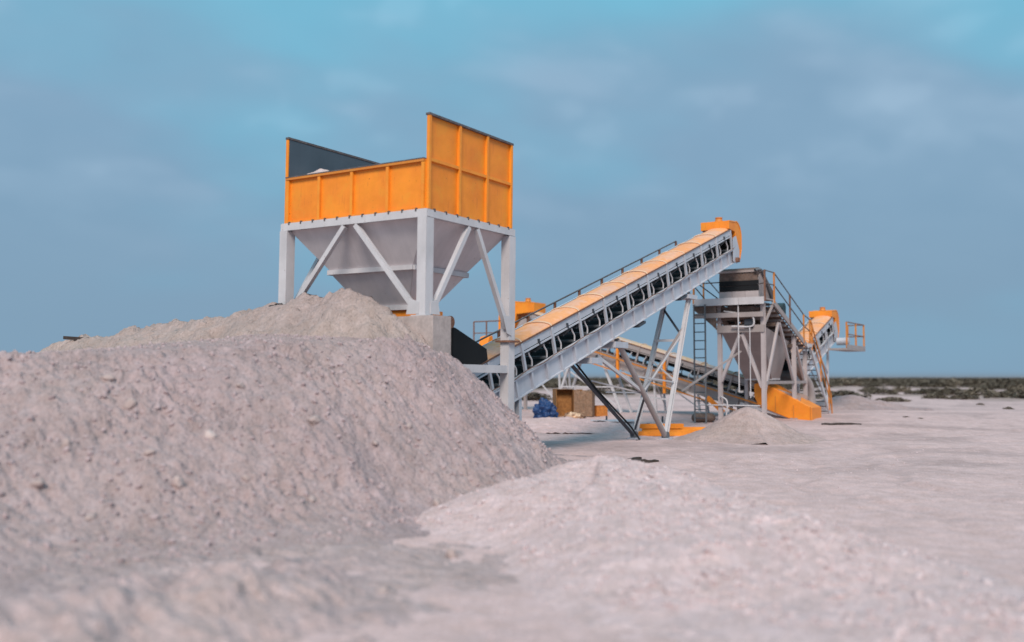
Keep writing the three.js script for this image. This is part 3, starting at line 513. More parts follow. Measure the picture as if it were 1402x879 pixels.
{ // a black cable running down the dark strut and curling on the ground
  const g = groundY(11.5, -2.3);
  tag(mesh('power_cable', tube([V(8.2, 2.22, -1.93), V(9.6, 1.36, -1.92), V(11.0, 0.60, -1.90), V(11.45, 0.34, -1.88), V(11.5, 0.14, -1.75), V(11.2, g + 0.03, -1.5), V(10.9, g + 0.025, -1.45)], 0.025, 50, 8), M.rubber), 'black power cable running down the strut and curling on the ground', 'cable');
}
{ // 2: from under the screen away to the left
  const s2 = Math.atan(0.298), y0 = 1.02;
  const { t } = conveyor({ label: 'pale covered belt conveyor rising leftward behind the trestle', x: 22.5, z: -0.4, y0, turn: Math.PI / 2, slope: s2, len: 11.8, near: -1, bay: 1.3, frame: M.dusty, cover: M.coverDust, coverFrom: 1, hood: 1.6 });
  // its trestle of orange uprights and white legs, in the conveyor's own axes (x runs up the belt, z away from the photograph)
  const h = (x) => y0 + x * 0.298;
  for (const x of [5.2, 7.2]) mesh('upright', [beam(V(x, h(x) - 1.5, -0.56), V(x, h(x) - 0.25, -0.56), 0.09, 0.1)], M.orange, t);
  for (const x of [7.6, 9.0]) for (const z of [-0.45, 0.45]) { const g = groundY(22.5 + z, -0.4 - x); mesh('leg', [beam(V(x + (x < 8 ? -0.5 : 1.2), g, z), V(x + 0.3, h(x) - 1.05, z), 0.09, 0.09)], M.white, t); }
  for (const x of [3.8, 5.6, 9.9]) { for (const z of [-0.42, 0.42]) mesh('leg', [beam(V(x, groundY(22.5 + z, -0.4 - x) - 0.03, z), V(x + 0.1, h(x) - 1.08, z), 0.07, 0.07)], M.white, t); mesh('lattice', [beam(V(x, 0.5, -0.44), V(x + 1.5, Math.min(h(x + 1.5) - 1.12, 2.0), -0.44), 0.04, 0.045)], M.white, t); mesh('lattice', [beam(V(x, 0.55, 0.42), V(x + 0.05, h(x) - 1.2, -0.42), 0.04, 0.04)], M.white, t); }
  mesh('tie', [beam(V(7.2, 1.3, -0.45), V(9.9, 1.3, -0.45), 0.05, 0.05)], M.white, t);
  mesh('tie', [beam(V(7.2, 0.5, -0.45), V(9.4, 1.9, -0.45), 0.05, 0.05)], M.white, t);
  mesh('side_rail', [beam(V(1.2, h(1.2) - 0.75, -0.62), V(9.5, h(9.5) - 0.75, -0.62), 0.04, 0.05), beam(V(1.2, h(1.2) - 1.25, -0.62), V(9.5, h(9.5) - 1.25, -0.62), 0.04, 0.05)], M.orangeRail, t);
  for (const x of [0.6, 2.6]) for (const z of [-0.4, 0.4]) mesh('leg', [beam(V(x, groundY(22.5 + z, -0.4 - x) - 0.03, z), V(x, h(x) - 1.05, z), 0.1, 0.1)], M.dusty, t);
  // orange guard over the tail
  const pts = [[-0.42, 0.10], [-0.42, -0.38], [-0.25, -0.50], [1.45, 0.15], [1.62, 0.48], [1.62, 0.92], [1.35, 1.0]].map(([x, y]) => [x, y + 0.50]);
  const gd = mesh('tail_guard', new THREE.ExtrudeGeometry(new THREE.Shape(pts.map(([x, y]) => new THREE.Vector2(x, y))), { depth: 1.16, bevelEnabled: true, bevelSize: 0.02, bevelThickness: 0.02, bevelSegments: 2 }).translate(0, 0, -0.60), M.orange, t);
  for (const [x, y] of [[-0.40, 0.36], [0.2, 0.42], [0.85, 0.72]]) mesh('guard_rib', [beam(V(x, y - 0.25, -0.632), V(x, y + 0.28, -0.632), 0.02, 0.03, V(1, 0, 0))], M.orangeRail, gd);
  mesh('tail_frame', [beam(V(-0.3, 0.10, -0.52), V(2.2, 0.72, -0.52), 0.08, 0.12), beam(V(-0.3, 0.10, 0.52), V(2.2, 0.72, 0.52), 0.08, 0.12)], M.white, t);
  mesh('tail_skid', [bx(0.2, 0.45, groundY(22, -0.7) - 0.05, 0.4, -0.5, -0.36), bx(1.3, 1.5, groundY(22, -1.8) - 0.05, 0.5, -0.5, -0.36)], M.white, t);
  // head platform with rail
  const hp = mesh('head_platform', [bx(11.0, 13.4, 2.96, 3.04, -1.5, -0.58)], M.white, t);
  for (const [x, z] of [[11.6, -1.46], [12.9, -1.46], [13.55, -1.46]]) mesh('rail_post', [beam(V(x, 3.04, z), V(x, 4.04, z), 0.045, 0.045)], M.railRust, hp);
  mesh('handrail', [rod(V(11.6, 4.04, -1.46), V(13.55, 4.04, -1.46), 0.025), rod(V(11.6, 3.55, -1.46), V(13.55, 3.55, -1.46), 0.02)], M.railRust, hp);
  mesh('head_leg', [beam(V(12.2, groundY(22, -12.6), -0.5), V(12.2, 3.5, -0.5), 0.12, 0.12), beam(V(12.2, groundY(23, -12.6), 0.5), V(12.2, 3.5, 0.5), 0.12, 0.12)], M.dusty, t);
}
{ // 3: onward from the screen, parallel to the first
  const al3 = Math.atan(0.345);
  const { t } = conveyor({ label: 'short covered belt conveyor behind the stairs, rising to the far right', x: 23.6, z: -1.6, y0: 2.30, turn: 0, slope: al3, len: 5.95, near: 1, bay: 1.2 });
  for (const [x, y] of [[0.7, 1.4], [4.9, 2.85]]) for (const z of [-0.4, 0.4]) mesh('leg', [beam(V(x, groundY(23.6 + x, z - 1.6) - 0.03, z), V(x + 0.15, y, z), 0.09, 0.09)], M.steelBlue, t);
  mesh('leg_brace', [beam(V(4.95, 1.9, 0.4), V(4.0, 2.45, 0.4), 0.06, 0.06)], M.steelBlue, t); mesh('leg_brace', [beam(V(4.9, 0.6, 0.4), V(4.95, 2.2, -0.4), 0.05, 0.05)], M.steelBlue, t);
  const pf = mesh('head_platform', [bx(4.5, 7.55, 2.80, 2.88, 0.56, 1.34)], M.dusty, t);
  for (const [x, z] of [[4.6, 1.30], [6.1, 1.30], [7.5, 1.30], [7.5, 0.62]]) mesh('rail_post', [beam(V(x, 2.88, z), V(x, 3.95, z), 0.06, 0.06)], M.orangeRail, pf);
  for (const h of [3.95, 3.45]) mesh('handrail', [rod(V(4.6, h, 1.30), V(7.5, h, 1.30), 0.022), rod(V(7.5, h, 1.30), V(7.5, h, 0.62), 0.022)], M.railRust, pf);
  mesh('toe_board', [bx(4.5, 7.55, 2.885, 3.02, 1.325, 1.34)], M.dusty, pf);
  mesh('drive_motor', [new THREE.CylinderGeometry(0.16, 0.16, 0.5, 16).rotateX(Math.PI / 2).translate(5.9, 3.2, 0.82)], M.steelBlue, t);
}
{ // orange chute end seen between hopper column and first conveyor
  const t = thing('orange_chute', 'small orange chute box behind the right hopper column', 'chute', [17.2, groundY(17.2, -10.3), -10.3]);
  mesh('chute_box', [bx(-0.9, 0.7, 2.0, 2.35, -0.3, 0.3), prism([[-0.8, 2.35], [-0.6, 2.9], [-0.4, 2.95], [-0.3, 2.35]], -0.2, 0.2)], M.orange, t); mesh('stand', [bx(-0.7, -0.6, 0, 2.0, -0.2, 0.2), bx(0.4, 0.5, 0, 2.0, -0.2, 0.2)], M.white, t);
}
{ // corrugated cabin far behind
  const t = thing('control_cabin', 'pale corrugated cabin behind the black rubber curtain', 'cabin', [22.6, groundY(22.6, -15.4), -15.4], 0.0);
  mesh('wall', [bx(-1.2, 1.2, 0, 2.45, -1.5, 1.5)], M.cabin, t);
  const g = []; for (let i = 0; i < 16; i++) g.push(bx(-1.245, -1.203, 0.05, 2.4, -1.46 + i * 0.19, -1.37 + i * 0.19)); for (let i = 0; i < 12; i++) g.push(bx(-1.15 + i * 0.2, -1.06 + i * 0.2, 0.05, 2.4, 1.503, 1.545)); for (const q of g) shared('corrugation', boxUV(q), M.cabin, t);
  mesh('roof', [bx(-1.32, 1.32, 2.45, 2.62, -1.62, 1.62)], M.cabin, t);
}

// ---------------------------------------------------------------- screening tower
{
  const t = thing('screening_tower', 'dusty grey screening tower with platform, feed box and sloping screen', 'screening plant', [0, 0, 0]);
  const g0 = groundY(18.7, -0.6), m = M.dusty, top = 4.30;
  const Y = (x) => top - Math.max(0, x - 19.4) * 0.368; // walkway level along the screen
  // legs
  const legs = [[18.72, -0.60], [18.72, -2.10], [22.0, -0.60], [22.0, -2.35], [23.4, -0.62], [23.4, -2.35]];
  for (const [x, z] of legs) { const c = mesh('leg', [chan(V(x, groundY(x, z), z), V(x, Y(x) - 0.16, z), 0.13, 0.14, 0.014, V(1, 0, 0)), bx(x - 0.074, x - 0.071, groundY(x, z), Y(x) - 0.18, z - 0.06, z + 0.06)], M.towerPaint, t); mesh('base_plate', bx(x - 0.14, x + 0.14, groundY(x, z) - 0.02, groundY(x, z) + 0.03, z - 0.14, z + 0.14), M.dusty, c); }
  // platform deck and fascia in two lengths
  mesh('deck', [bx(18.42, 19.5, top - 0.05, top, -2.92, -0.47)], m, t);
  mesh('fascia', [bx(18.38, 18.415, top - 0.21, top + 0.03, -2.94, -1.32)], M.white, t); mesh('fascia', [bx(18.38, 18.415, top - 0.21, top + 0.03, -1.31, -0.45)], M.white, t);
  for (const x of [18.46, 20.2]) mesh('deck_bracket', [quads([[[x, 4.10, -2.9], [x, 4.10, -2.12], [x, 3.30, -2.12], [x, 3.95, -2.9]], [[x + 0.02, 4.10, -2.9], [x + 0.02, 4.10, -2.12], [x + 0.02, 3.30, -2.12], [x + 0.02, 3.95, -2.9]]])], M.feed, t);
  mesh('under_deck', [bx(18.7, 20.2, 3.62, 4.05, -2.05, -1.0)], M.feed, t);
  mesh('deck_beam', [bx(18.45, 18.55, top - 0.62, top - 0.46, -2.9, -0.5)], m, t); mesh('deck_beam', [bx(18.6, 18.68, top - 1.12, top - 0.88, -2.16, -0.53)], m, t);
  for (const z of [-2.75, -2.2, -0.95]) mesh('joist', [bx(18.45, 20.4, top - 0.16, top - 0.052, z - 0.03, z + 0.03)], m, t);
  mesh('corner_brace', [beam(V(18.6, 3.55, -2.16), V(18.55, 4.1, -2.75), 0.07, 0.07)], m, t); mesh('corner_brace', [beam(V(19.2, 3.5, -2.2), V(18.6, 3.8, -2.8), 0.06, 0.06)], m, t);
  // V braces of the front frame and of the near side
  for (const [p, q] of [[V(18.72, 3.2, -1.36), V(18.72, 1.55, -2.06)], [V(18.72, 3.2, -1.34), V(18.72, 1.35, -0.66)]]) mesh('brace', [beam(p, q, 0.10, 0.10)], M.towerPaint, t);
  for (const [p, q] of [[V(20.3, 3.55, -0.6), V(18.8, 1.2, -0.6)], [V(20.4, 3.55, -0.6), V(21.95, 1.5, -0.6)], [V(22.3, 2.8, -0.6), V(23.3, 1.5, -0.62)]]) mesh('brace', [beam(p, q, 0.075, 0.09)], M.towerPaint, t);
  mesh('side_tie', [bx(18.8, 23.4, 1.46, 1.56, -0.64, -0.56)], m, t);
  mesh('frame_tie', [beam(V(18.66, 2.55, -1.35), V(15.9, 1.25, -2.3), 0.05, 0.05)], m, t);
  mesh('hang_pipe', [tube([V(18.6, 3.9, -1.9), V(18.5, 3.78, -1.2), V(18.5, 3.72, -0.9), V(18.5, 3.40, -0.86), V(18.5, 3.38, -1.6)], 0.03, 30, 8)], M.white, t);
  mesh('vertical_pipe', [rod(V(18.45, 1.2, -1.35), V(18.45, 4.15, -1.35), 0.022)], M.white, t); mesh('vertical_pipe', [rod(V(18.5, 1.0, -0.98), V(18.5, 3.35, -0.98), 0.018)], M.white, t);
  // feed box with rubber flaps
  const fb = mesh('feed_box', [prism([[18.60, 4.86], [18.64, 5.22], [18.80, 5.34], [19.55, 5.05], [20.4, 4.55], [20.4, 4.32], [18.60, 4.32]], -2.06, -0.74)], M.feed, t);
  mesh('feed_lip', [bx(18.585, 18.598, 5.18, 5.25, -2.10, -0.72)], m, fb);
  mesh('rubber_flap', [bx(18.57, 18.588, 4.74, 4.90, -2.04, -0.68)], M.rubber, fb); mesh('rubber_flap', [bx(18.565, 18.588, 4.56, 4.725, -2.03, -0.68)], M.rubber, fb);
  for (let i = 0; i < 3; i++) mesh('front_plate', [bx(18.575, 18.596, 4.335, 4.55, -2.05 + i * 0.455, -1.605 + i * 0.455)], M.towerPaint, fb);
  mesh('side_plate', [prism([[18.66, 4.34], [18.66, 4.98], [18.9, 5.22], [19.1, 5.18], [19.9, 4.60], [19.9, 4.34]], -0.735, -0.715)], m, fb);
  mesh('cover_pipe', [tube([V(18.5, 5.22, -0.78), V(18.75, 5.26, -0.68), V(19.1, 5.06, -0.66), V(19.7, 4.52, -0.66), V(19.95, 4.26, -0.66)], 0.045, 30, 8)], M.roller, fb);
  // sloping vibrating screen body
  const sb = mesh('screen_body', [prism([[19.5, 4.28], [19.5, 4.75], [23.8, 3.17], [23.8, 2.5]], -2.2, -1.25)], m, t);
  for (let i = 0; i < 6; i++) { const x = 19.9 + i * 0.68, y = 4.28 - (x - 19.5) * 0.41; mesh('screen_rib', [beam(V(x, y, -1.22), V(x, y + 0.42, -1.22), 0.05, 0.06, V(1, 0, 0))], m, sb); }
  // near walkway along the screen: stringers, steps
  for (const z of [-0.47, -1.13]) mesh('walkway_stringer', [beam(V(19.38, Y(19.4) - 0.08, z), V(23.2, Y(23.2) - 0.08, z), 0.05, 0.18)], m, t);
  for (let i = 0; i < 15; i++) { const x = 19.6 + i * 0.245; mesh('walkway_tread', [bx(x - 0.11, x + 0.11, Y(x) - 0.10, Y(x) - 0.07, -1.10, -0.50)], M.roller, t); }
  mesh('walkway_pan', [plate(V(19.5, Y(19.5) - 0.20, -1.24), V(23.1, Y(23.1) - 0.20, -1.24), V(23.1, Y(23.1) - 0.20, -0.52), V(19.5, Y(19.5) - 0.20, -0.52), 0.01)], M.feed, t);
  for (let i = 0; i < 9; i++) { const x = 19.7 + i * 0.4; mesh('pan_rib', [bx(x - 0.03, x + 0.03, Y(x) - 0.29, Y(x) - 0.205, -1.24, -0.52)], m, t); }
  mesh('landing', [bx(23.05, 23.6, 2.84, 2.90, -1.2, -0.42)], m, t); mesh('landing_edge', [bx(23.0, 23.62, 2.80, 2.92, -0.415, -0.39)], M.white, t);
  // rails
  const posts = [[18.5, -0.45, 4.3, M.railRust], [19.45, -0.45, 4.3, M.orangeRail], [21.15, -0.45, Y(21.15), M.railRust], [22.76, -0.45, Y(22.76), M.orangeRail], [23.5, -0.45, 2.92, M.orangeRail], [18.42, -2.90, 4.3, M.orangeRail]];
  for (const [x, z, y, mm] of posts) mesh('rail_post', [bx(x - 0.045, x + 0.045, y - 0.12, y + (x < 18.45 ? 0.55 : 0.92), z - 0.02, z + 0.02)], mm, t);
  const rl = (a, b) => mesh('handrail', [rod(a, b, 0.02)], M.rail, t);
  for (const h of [0.9, 0.48]) { rl(V(18.5, 4.3 + h, -0.45), V(19.45, 4.3 + h, -0.45)); rl(V(19.45, 4.3 + h, -0.45), V(22.76, Y(22.76) + h, -0.45)); rl(V(22.76, Y(22.76) + h, -0.45), V(23.5, 2.92 + h, -0.45)); }
  rl(V(18.5, 5.2, -0.45), V(18.6, 5.12, -0.75)); rl(V(18.5, 4.78, -0.45), V(18.6, 4.76, -0.75)); rl(V(18.42, 4.86, -2.9), V(18.58, 4.88, -2.05)); rl(V(18.42, 4.80, -2.9), V(19.6, 4.33, -2.9));
  rl(V(18.45, 4.86, -2.75), V(19.5, 4.33, -2.35));
  mesh('drive_motor', [new THREE.CylinderGeometry(0.18, 0.18, 0.42, 18).rotateX(Math.PI / 2).translate(20.9, 4.10, -0.78), bx(20.68, 21.1, 3.9, 4.02, -1.0, -0.58)], M.green, t);
  // collecting funnel under the screen
  const A = [V(18.95, 3.45, -2.25), V(22.0, 2.95, -2.25), V(22.0, 2.95, -0.75), V(18.95, 3.45, -0.75)], B = [V(21.3, 1.62, -2.15), V(22.2, 1.62, -2.15), V(22.2, 1.62, -1.2), V(21.3, 1.62, -1.2)];
  for (let i = 0; i < 4; i++) { const j = (i + 1) % 4; mesh('funnel_plate', plate(A[i], A[j], B[j], B[i], 0.01), m, t); }
  mesh('funnel_rim', [beam(B[3], B[0], 0.06, 0.07), beam(B[2], B[3], 0.06, 0.07)], M.white, t);
  // bent discharge pipe on the right
  mesh('discharge_pipe', [tube([V(22.6, 2.45, -0.95), V(23.0, 2.12, -0.86), V(23.5, 1.75, -0.75), V(23.95, 1.45, -0.68), V(24.2, 1.05, -0.66), V(24.25, 0.62, -0.66)], 0.17, 30, 14)], m, t);
  // spring mounts and sub-frame of the screen, far walkway, cable tray
  for (const z of [-1.18, -2.28]) { mesh('subframe', [beam(V(18.9, 4.02, z), V(23.3, 2.35, z), 0.10, 0.14)], M.feed, t); for (const x of [19.5, 22.6]) mesh('spring', [new THREE.CylinderGeometry(0.08, 0.08, 0.24, 12).translate(x, 4.22 - (x - 18.9) * 0.379, z)], M.darkSteel, t); }
  for (let i = 0; i < 5; i++) { const x = 19.2 + i * 0.9; mesh('cross_member', [bx(x - 0.04, x + 0.04, 3.78 - (x - 19.2) * 0.38, 3.90 - (x - 19.2) * 0.38, -2.28, -0.62)], M.feed, t); }
  mesh('far_walkway', [beam(V(19.38, 4.25, -2.6), V(23.2, 2.85, -2.6), 0.6, 0.05)], M.feed, t);
  for (const x of [19.3, 21.2, 23.0]) mesh('rail_post', [bx(x - 0.03, x + 0.03, Y(x), Y(x) + 0.95, -2.92, -2.88)], M.orangeRail, t);
  mesh('handrail', [rod(V(19.3, Y(19.3) + 0.95, -2.9), V(23.0, Y(23.0) + 0.95, -2.9), 0.02)], M.rail, t);
  mesh('knee_brace', [beam(V(18.5, 4.1, -2.88), V(18.72, 3.3, -2.2), 0.06, 0.06)], m, t); mesh('knee_brace', [beam(V(19.4, 4.1, -0.5), V(18.8, 3.4, -0.6), 0.06, 0.07)], m, t);
  mesh('low_tie', [rod(V(18.6, 0.75, -2.8), V(18.6, 0.75, -0.7), 0.022)], M.white, t); mesh('low_pipe', [tube([V(18.66, 1.0, -2.1), V(18.5, 1.02, -1.95), V(18.5, 0.9, -1.8), V(18.55, 0.35, -1.85)], 0.025, 20, 8)], M.white, t);
  mesh('cable_box', [bx(18.60, 18.64, 3.3, 3.62, -1.2, -0.9)], M.darkSteel, t);
  mesh('orange_strut', [beam(V(20, 0.98, -3.08), V(20, 0.46, -2.5), 0.12, 0.14)], M.orange, t);
}
{ // caged ladder at the left corner of the platform
  const z0 = -2.87, z1 = -2.47, x0 = 18.34, g = groundY(18.3, -2.7);
  const t = thing('steel_ladder', 'dark steel ladder up to the left corner of the platform', 'ladder', [x0, g, -2.67]);
  const k = -(4.28 - g) / 40;
  for (const z of [z0, z1]) mesh('rail', [beam(V(0, 0, z + 2.67), V(0, 4.15 - g, z + 2.67), 0.04, 0.055)], M.roller, t);
  for (let i = 0; i < 14; i++) mesh('rung', [rod(V(0, 0.18 + i * 0.29, z0 + 2.67), V(0, 0.18 + i * 0.29, z1 + 2.67), 0.017)], M.darkSteel, t);
}
{ // stairs from the landing to the ground
  const g = groundY(26, -0.8), t = thing('steel_stairs', 'steep steel stairs with orange handrails right of the tower', 'stairs', [25.95, g, -0.80]);
  const x1 = -2.45, y1 = 2.86 - g, lo = 0.02;
  for (const z of [-0.62, 0.36]) mesh('stringer', [beam(V(x1, y1, z), V(0, lo, z), 0.05, 0.18)], M.white, t);
  for (let i = 0; i < 13; i++) { const k = (i + 0.6) / 13, x = lerp(x1, 0, k), y = lerp(y1, lo, k); mesh('tread', [bx(x - 0.11, x + 0.11, y - 0.015, y + 0.02, -0.595, 0.335)], M.rail, t); }
  for (const z of [0.39]) {
    for (const k of [0.05, 0.5, 0.93]) { const x = lerp(x1, 0, k), y = lerp(y1, lo, k); mesh('rail_post', [beam(V(x, y - 0.05, z), V(x, y + 0.92, z), 0.05, 0.05)], M.orangeRail, t); }
    mesh('handrail', [rod(V(x1, y1 + 0.9, z), V(0.1, lo + 0.78, z), 0.028), rod(V(x1, y1 + 0.48, z), V(0.1, lo + 0.36, z), 0.022), rod(V(0.1, lo + 0.78, z), V(0.25, -0.02, z), 0.028)], M.orangeRail, t);
  }
}

// ---------------------------------------------------------------- things lying about
{
  const Q = (px, D) => { const [a, d] = px2(px, D); return [wx(a, d), wz(a, d)]; };
  const face = Math.PI / 2 - YAW; // turn that lays a thing's x axis across the view
  { const [x, z] = Q(773, 36), g = groundY(x, z), t = thing('cardboard_box', 'large open brown cardboard box on its side, beside a blue tarpaulin', 'box', [x, g, z], -YAW + 0.1);
    mesh('back_wall', bx(-0.36, 0.33, 0.02, 0.98, -0.53, -0.51), M.card, t); mesh('side_wall', bx(-0.38, -0.362, 0.02, 1.0, -0.53, 0.42), M.card, t); mesh('side_wall', bx(0.332, 0.352, 0.02, 0.98, -0.53, 0.15), M.card, t); mesh('bottom', bx(-0.36, 0.33, 0, 0.018, -0.52, 0.4), M.card, t); mesh('top', bx(-0.36, 0.33, 0.982, 1.0, -0.53, -0.2), M.cardOut, t);
    mesh('flap', new THREE.BoxGeometry(0.30, 0.98, 0.015).rotateY(0.55).translate(0.50, 0.50, 0.26), M.card, t); }
  { const [x, z] = Q(800, 35.6), g = groundY(x, z), t = thing('wooden_crate', 'tall weathered greyish brown crate right of the open cardboard box', 'crate', [x, g, z], -YAW - 0.25);
    for (let i = 0; i < 3; i++) mesh('plank', bx(-0.33 + i * 0.222, -0.33 + i * 0.222 + 0.215, 0.03, 0.98 - 0.03 * i, 0.30, 0.325), M.cardOut, t);
    for (let i = 0; i < 3; i++) { mesh('plank', bx(-0.35, -0.335, 0.03, 0.98, -0.3 + i * 0.2, -0.105 + i * 0.2), M.card, t); mesh('plank', bx(0.32, 0.335, 0.03, 0.95, -0.3 + i * 0.2, -0.105 + i * 0.2), M.cardOut, t); }
    mesh('back_board', bx(-0.33, 0.31, 0.03, 0.96, -0.32, -0.305), M.cardOut, t); mesh('bottom', bx(-0.35, 0.33, -0.03, 0.03, -0.32, 0.32), M.wood, t); }
  { const [x, z] = Q(821, 35.9), g = groundY(x, z), t = thing('small_box', 'small orange brown box right of the weathered crate', 'box', [x, g, z], -YAW + 0.3);
    mesh('body', bx(-0.22, 0.22, 0, 0.36, -0.2, 0.2), M.orangeBox, t); mesh('lid', bx(-0.225, 0.225, 0.362, 0.385, -0.205, 0.205), M.orangeBox, t); mesh('tape', bx(-0.226, 0.226, 0.386, 0.389, -0.03, 0.03), M.cardOut, t); }
  { const [x, z] = Q(746, 35.2), g = groundY(x, z); const ge = new THREE.IcosahedronGeometry(1, 12), p = ge.attributes.position;
    for (let i = 0; i < p.count; i++) { const v = V().fromBufferAttribute(p, i), f = 1 + 0.20 * n3(v.x * 1.6, v.y * 1.6, v.z * 1.6) + 0.20 * Math.abs(n3(v.x * 2.2 + 4, v.y * 2.2, v.z * 2.2)) + 0.02 * n3(v.x * 8, v.y * 8, v.z * 8); p.setXYZ(i, v.x * f * 0.38, Math.max(-0.05, v.y * f * 0.42 + 0.18), v.z * f * 0.33); }
    ge.computeVertexNormals(); const o = tag(mesh('blue_tarpaulin', mergeVertices(ge), M.tarp), 'crumpled bright blue tarpaulin bundle left of the boxes', 'tarpaulin'); o.position.set(x, g, z); o.rotation.y = -YAW; }
  // crumpled scraps in front of the box
  for (let i = 0; i < 5; i++) { const [x, z] = Q(778 + i * 4 + rnd() * 3, 34.9 - rnd() * 0.3), g = groundY(x, z), ge = new THREE.IcosahedronGeometry(0.1 + rnd() * 0.08, 2), p = ge.attributes.position; for (let k = 0; k < p.count; k++) { const v = V().fromBufferAttribute(p, k); v.multiplyScalar(1 + 0.5 * n3(v.x * 16 + i, v.y * 16, v.z * 16)); p.setXYZ(k, v.x * 1.3, v.y * 0.8, v.z); } ge.computeVertexNormals(); const o = tag(mesh('paper_scrap', mergeVertices(ge), i % 2 ? M.strap : M.cardOut), 'crumpled scrap of packing in front of the open cardboard box', 'scrap', 'packing scraps'); o.position.set(x, g + 0.06, z); }
  // metal sheets
  const sheetLabels = ['lowest wide grey metal sheet of the flat pile under the conveyor', 'long pale metal sheet lying crosswise on the pile under the conveyor', 'dark edged metal sheet tilted on top of the sheet pile', 'narrow grey metal strip sticking out left of the sheet pile', 'bluish metal sheet at the right end of the sheet pile', 'thin dark steel bar lying in front of the sheet pile'];
  [[808, 32.4, 2.0, 1.0, 0.0, 0.05, M.cabin], [822, 32.0, 2.4, 0.55, 0.06, 0.2, M.white], [800, 31.2, 1.5, 0.6, 0.05, -0.25, M.steelBlue], [783, 31.3, 1.3, 0.25, 0.01, 0.12, M.darkSteel], [838, 31.8, 1.4, 0.7, 0.12, -0.1, M.steelBlue], [812, 30.4, 2.1, 0.08, 0.02, -0.12, M.darkSteel]].forEach(([px, D, w, d, y, r, m], i) => {
    const [x, z] = Q(px, D), g = groundY(x, z), ge = new THREE.BoxGeometry(w, 0.03, d, 10, 1, 4), p = ge.attributes.position; for (let k = 0; k < p.count; k++) p.setY(k, p.getY(k) + 0.03 * n2(p.getX(k) * 1.4 + i * 5, p.getZ(k) * 1.4));
    ge.computeVertexNormals(); const o = tag(mesh('metal_sheet', ge, m), sheetLabels[i], 'metal sheet', 'scrap metal sheets'); o.position.set(x, g + y + 0.035, z); o.rotation.y = -YAW + r;
  });
  { const [x, z] = Q(868, 31.2), g = groundY(x, z), t = thing('steel_skid', 'low pale steel frame lying on the ground behind the trestle feet', 'skid', [x, g, z], -YAW - 0.12);
    for (const zz of [-0.4, 0.4]) mesh('side_bar', bx(-1.3, 1.3, 0.03, 0.13, zz - 0.04, zz + 0.04), M.white, t); for (const xx of [-1.25, -0.4, 0.45, 1.25]) mesh('cross_bar', bx(xx - 0.035, xx + 0.035, 0.04, 0.12, -0.355, 0.355), M.darkSteel, t); for (const xx of [-0.9, 0.9]) mesh('stub', bx(xx - 0.03, xx + 0.03, 0.13, 0.34, -0.43, -0.37), M.darkSteel, t); }
  // orange channels
  const chLabels = ['orange steel channel lying nearest the camera in the orange bundle', 'orange steel channel second from the front of the bundle', 'orange steel channel in the middle of the bundle', 'orange steel channel at the back of the bundle, nearest the ladder', 'orange steel channel lying on top of the bundle'];
  for (let i = 0; i < 5; i++) { const [x, z] = Q([912, 920, 915, 925, 905][i], [28.2, 28.7, 29.2, 29.7, 28.9][i]), g = groundY(x, z), t = thing('steel_channel', chLabels[i], 'steel beam', [x, g + (i === 4 ? 0.17 : 0.015), z], -YAW + [0.03, -0.04, 0.05, -0.1, 0.12][i], 'orange steel channels on the ground'); const L = [1.7, 1.8, 1.6, 1.8, 1.3][i];
    mesh('web', bx(-L / 2, L / 2, 0, 0.012, -0.09, 0.09), M.orange, t); mesh('flange', bx(-L / 2, L / 2, 0.012, 0.13, -0.09, -0.078), M.orangeRib, t); mesh('flange', bx(-L / 2, L / 2, 0.012, 0.13, 0.078, 0.09), M.orangeRib, t); }
  // dark plank on the far end of the heap
  { const [x, z] = Q(112, 21.8); const t = tag(mesh('timber_plank', new THREE.BoxGeometry(0.75, 0.07, 0.2, 6, 1, 1), M.wood), 'dark timber plank sticking out of the sand heap at far left', 'plank'); t.position.set(x, 1.7 + 52 * 21.8 / 1327, z); t.rotation.set(0, -YAW + 0.2, -0.06, 'YXZ'); }
  // debris on the flat
  [[882, 19.6, 0.55, 'dark broken timber piece lying on the flat beyond the pale heap', 0.1], [868, 20.0, 0.3, 'short dark stick beside the broken timber piece', 0.6], [1150, 32, 1.3, 'dark flat plank lying on the sand right of the orange tail guard', 0.02]].forEach(([px, D, L, lab, r]) => { const [x, z] = Q(px, D), ge = new THREE.BoxGeometry(L, 0.06, 0.09, 8, 2, 2), p = ge.attributes.position; for (let k = 0; k < p.count; k++) { p.setY(k, p.getY(k) * (1 + 0.6 * n2(p.getX(k) * 4, 2)) + 0.02 * n2(p.getX(k) * 5, D)); } const o = tag(mesh('wood_debris', ge, M.wood), lab, 'debris'); o.position.set(x, groundY(x, z) + 0.03, z); o.rotation.y = -YAW + r; });
  { // white post far right of conveyor legs
    const [x, z] = Q(968, 33.6); const o = tag(mesh('sand_bag', new THREE.CapsuleGeometry(0.16, 0.5, 6, 12).rotateZ(Math.PI / 2), M.feed), 'dull brown pipe section lying left of the ladder foot', 'pipe'); o.position.set(x - 0.4, groundY(x, z) + 0.14, z); o.rotation.y = -YAW; o.name = 'pipe_section'; }
}

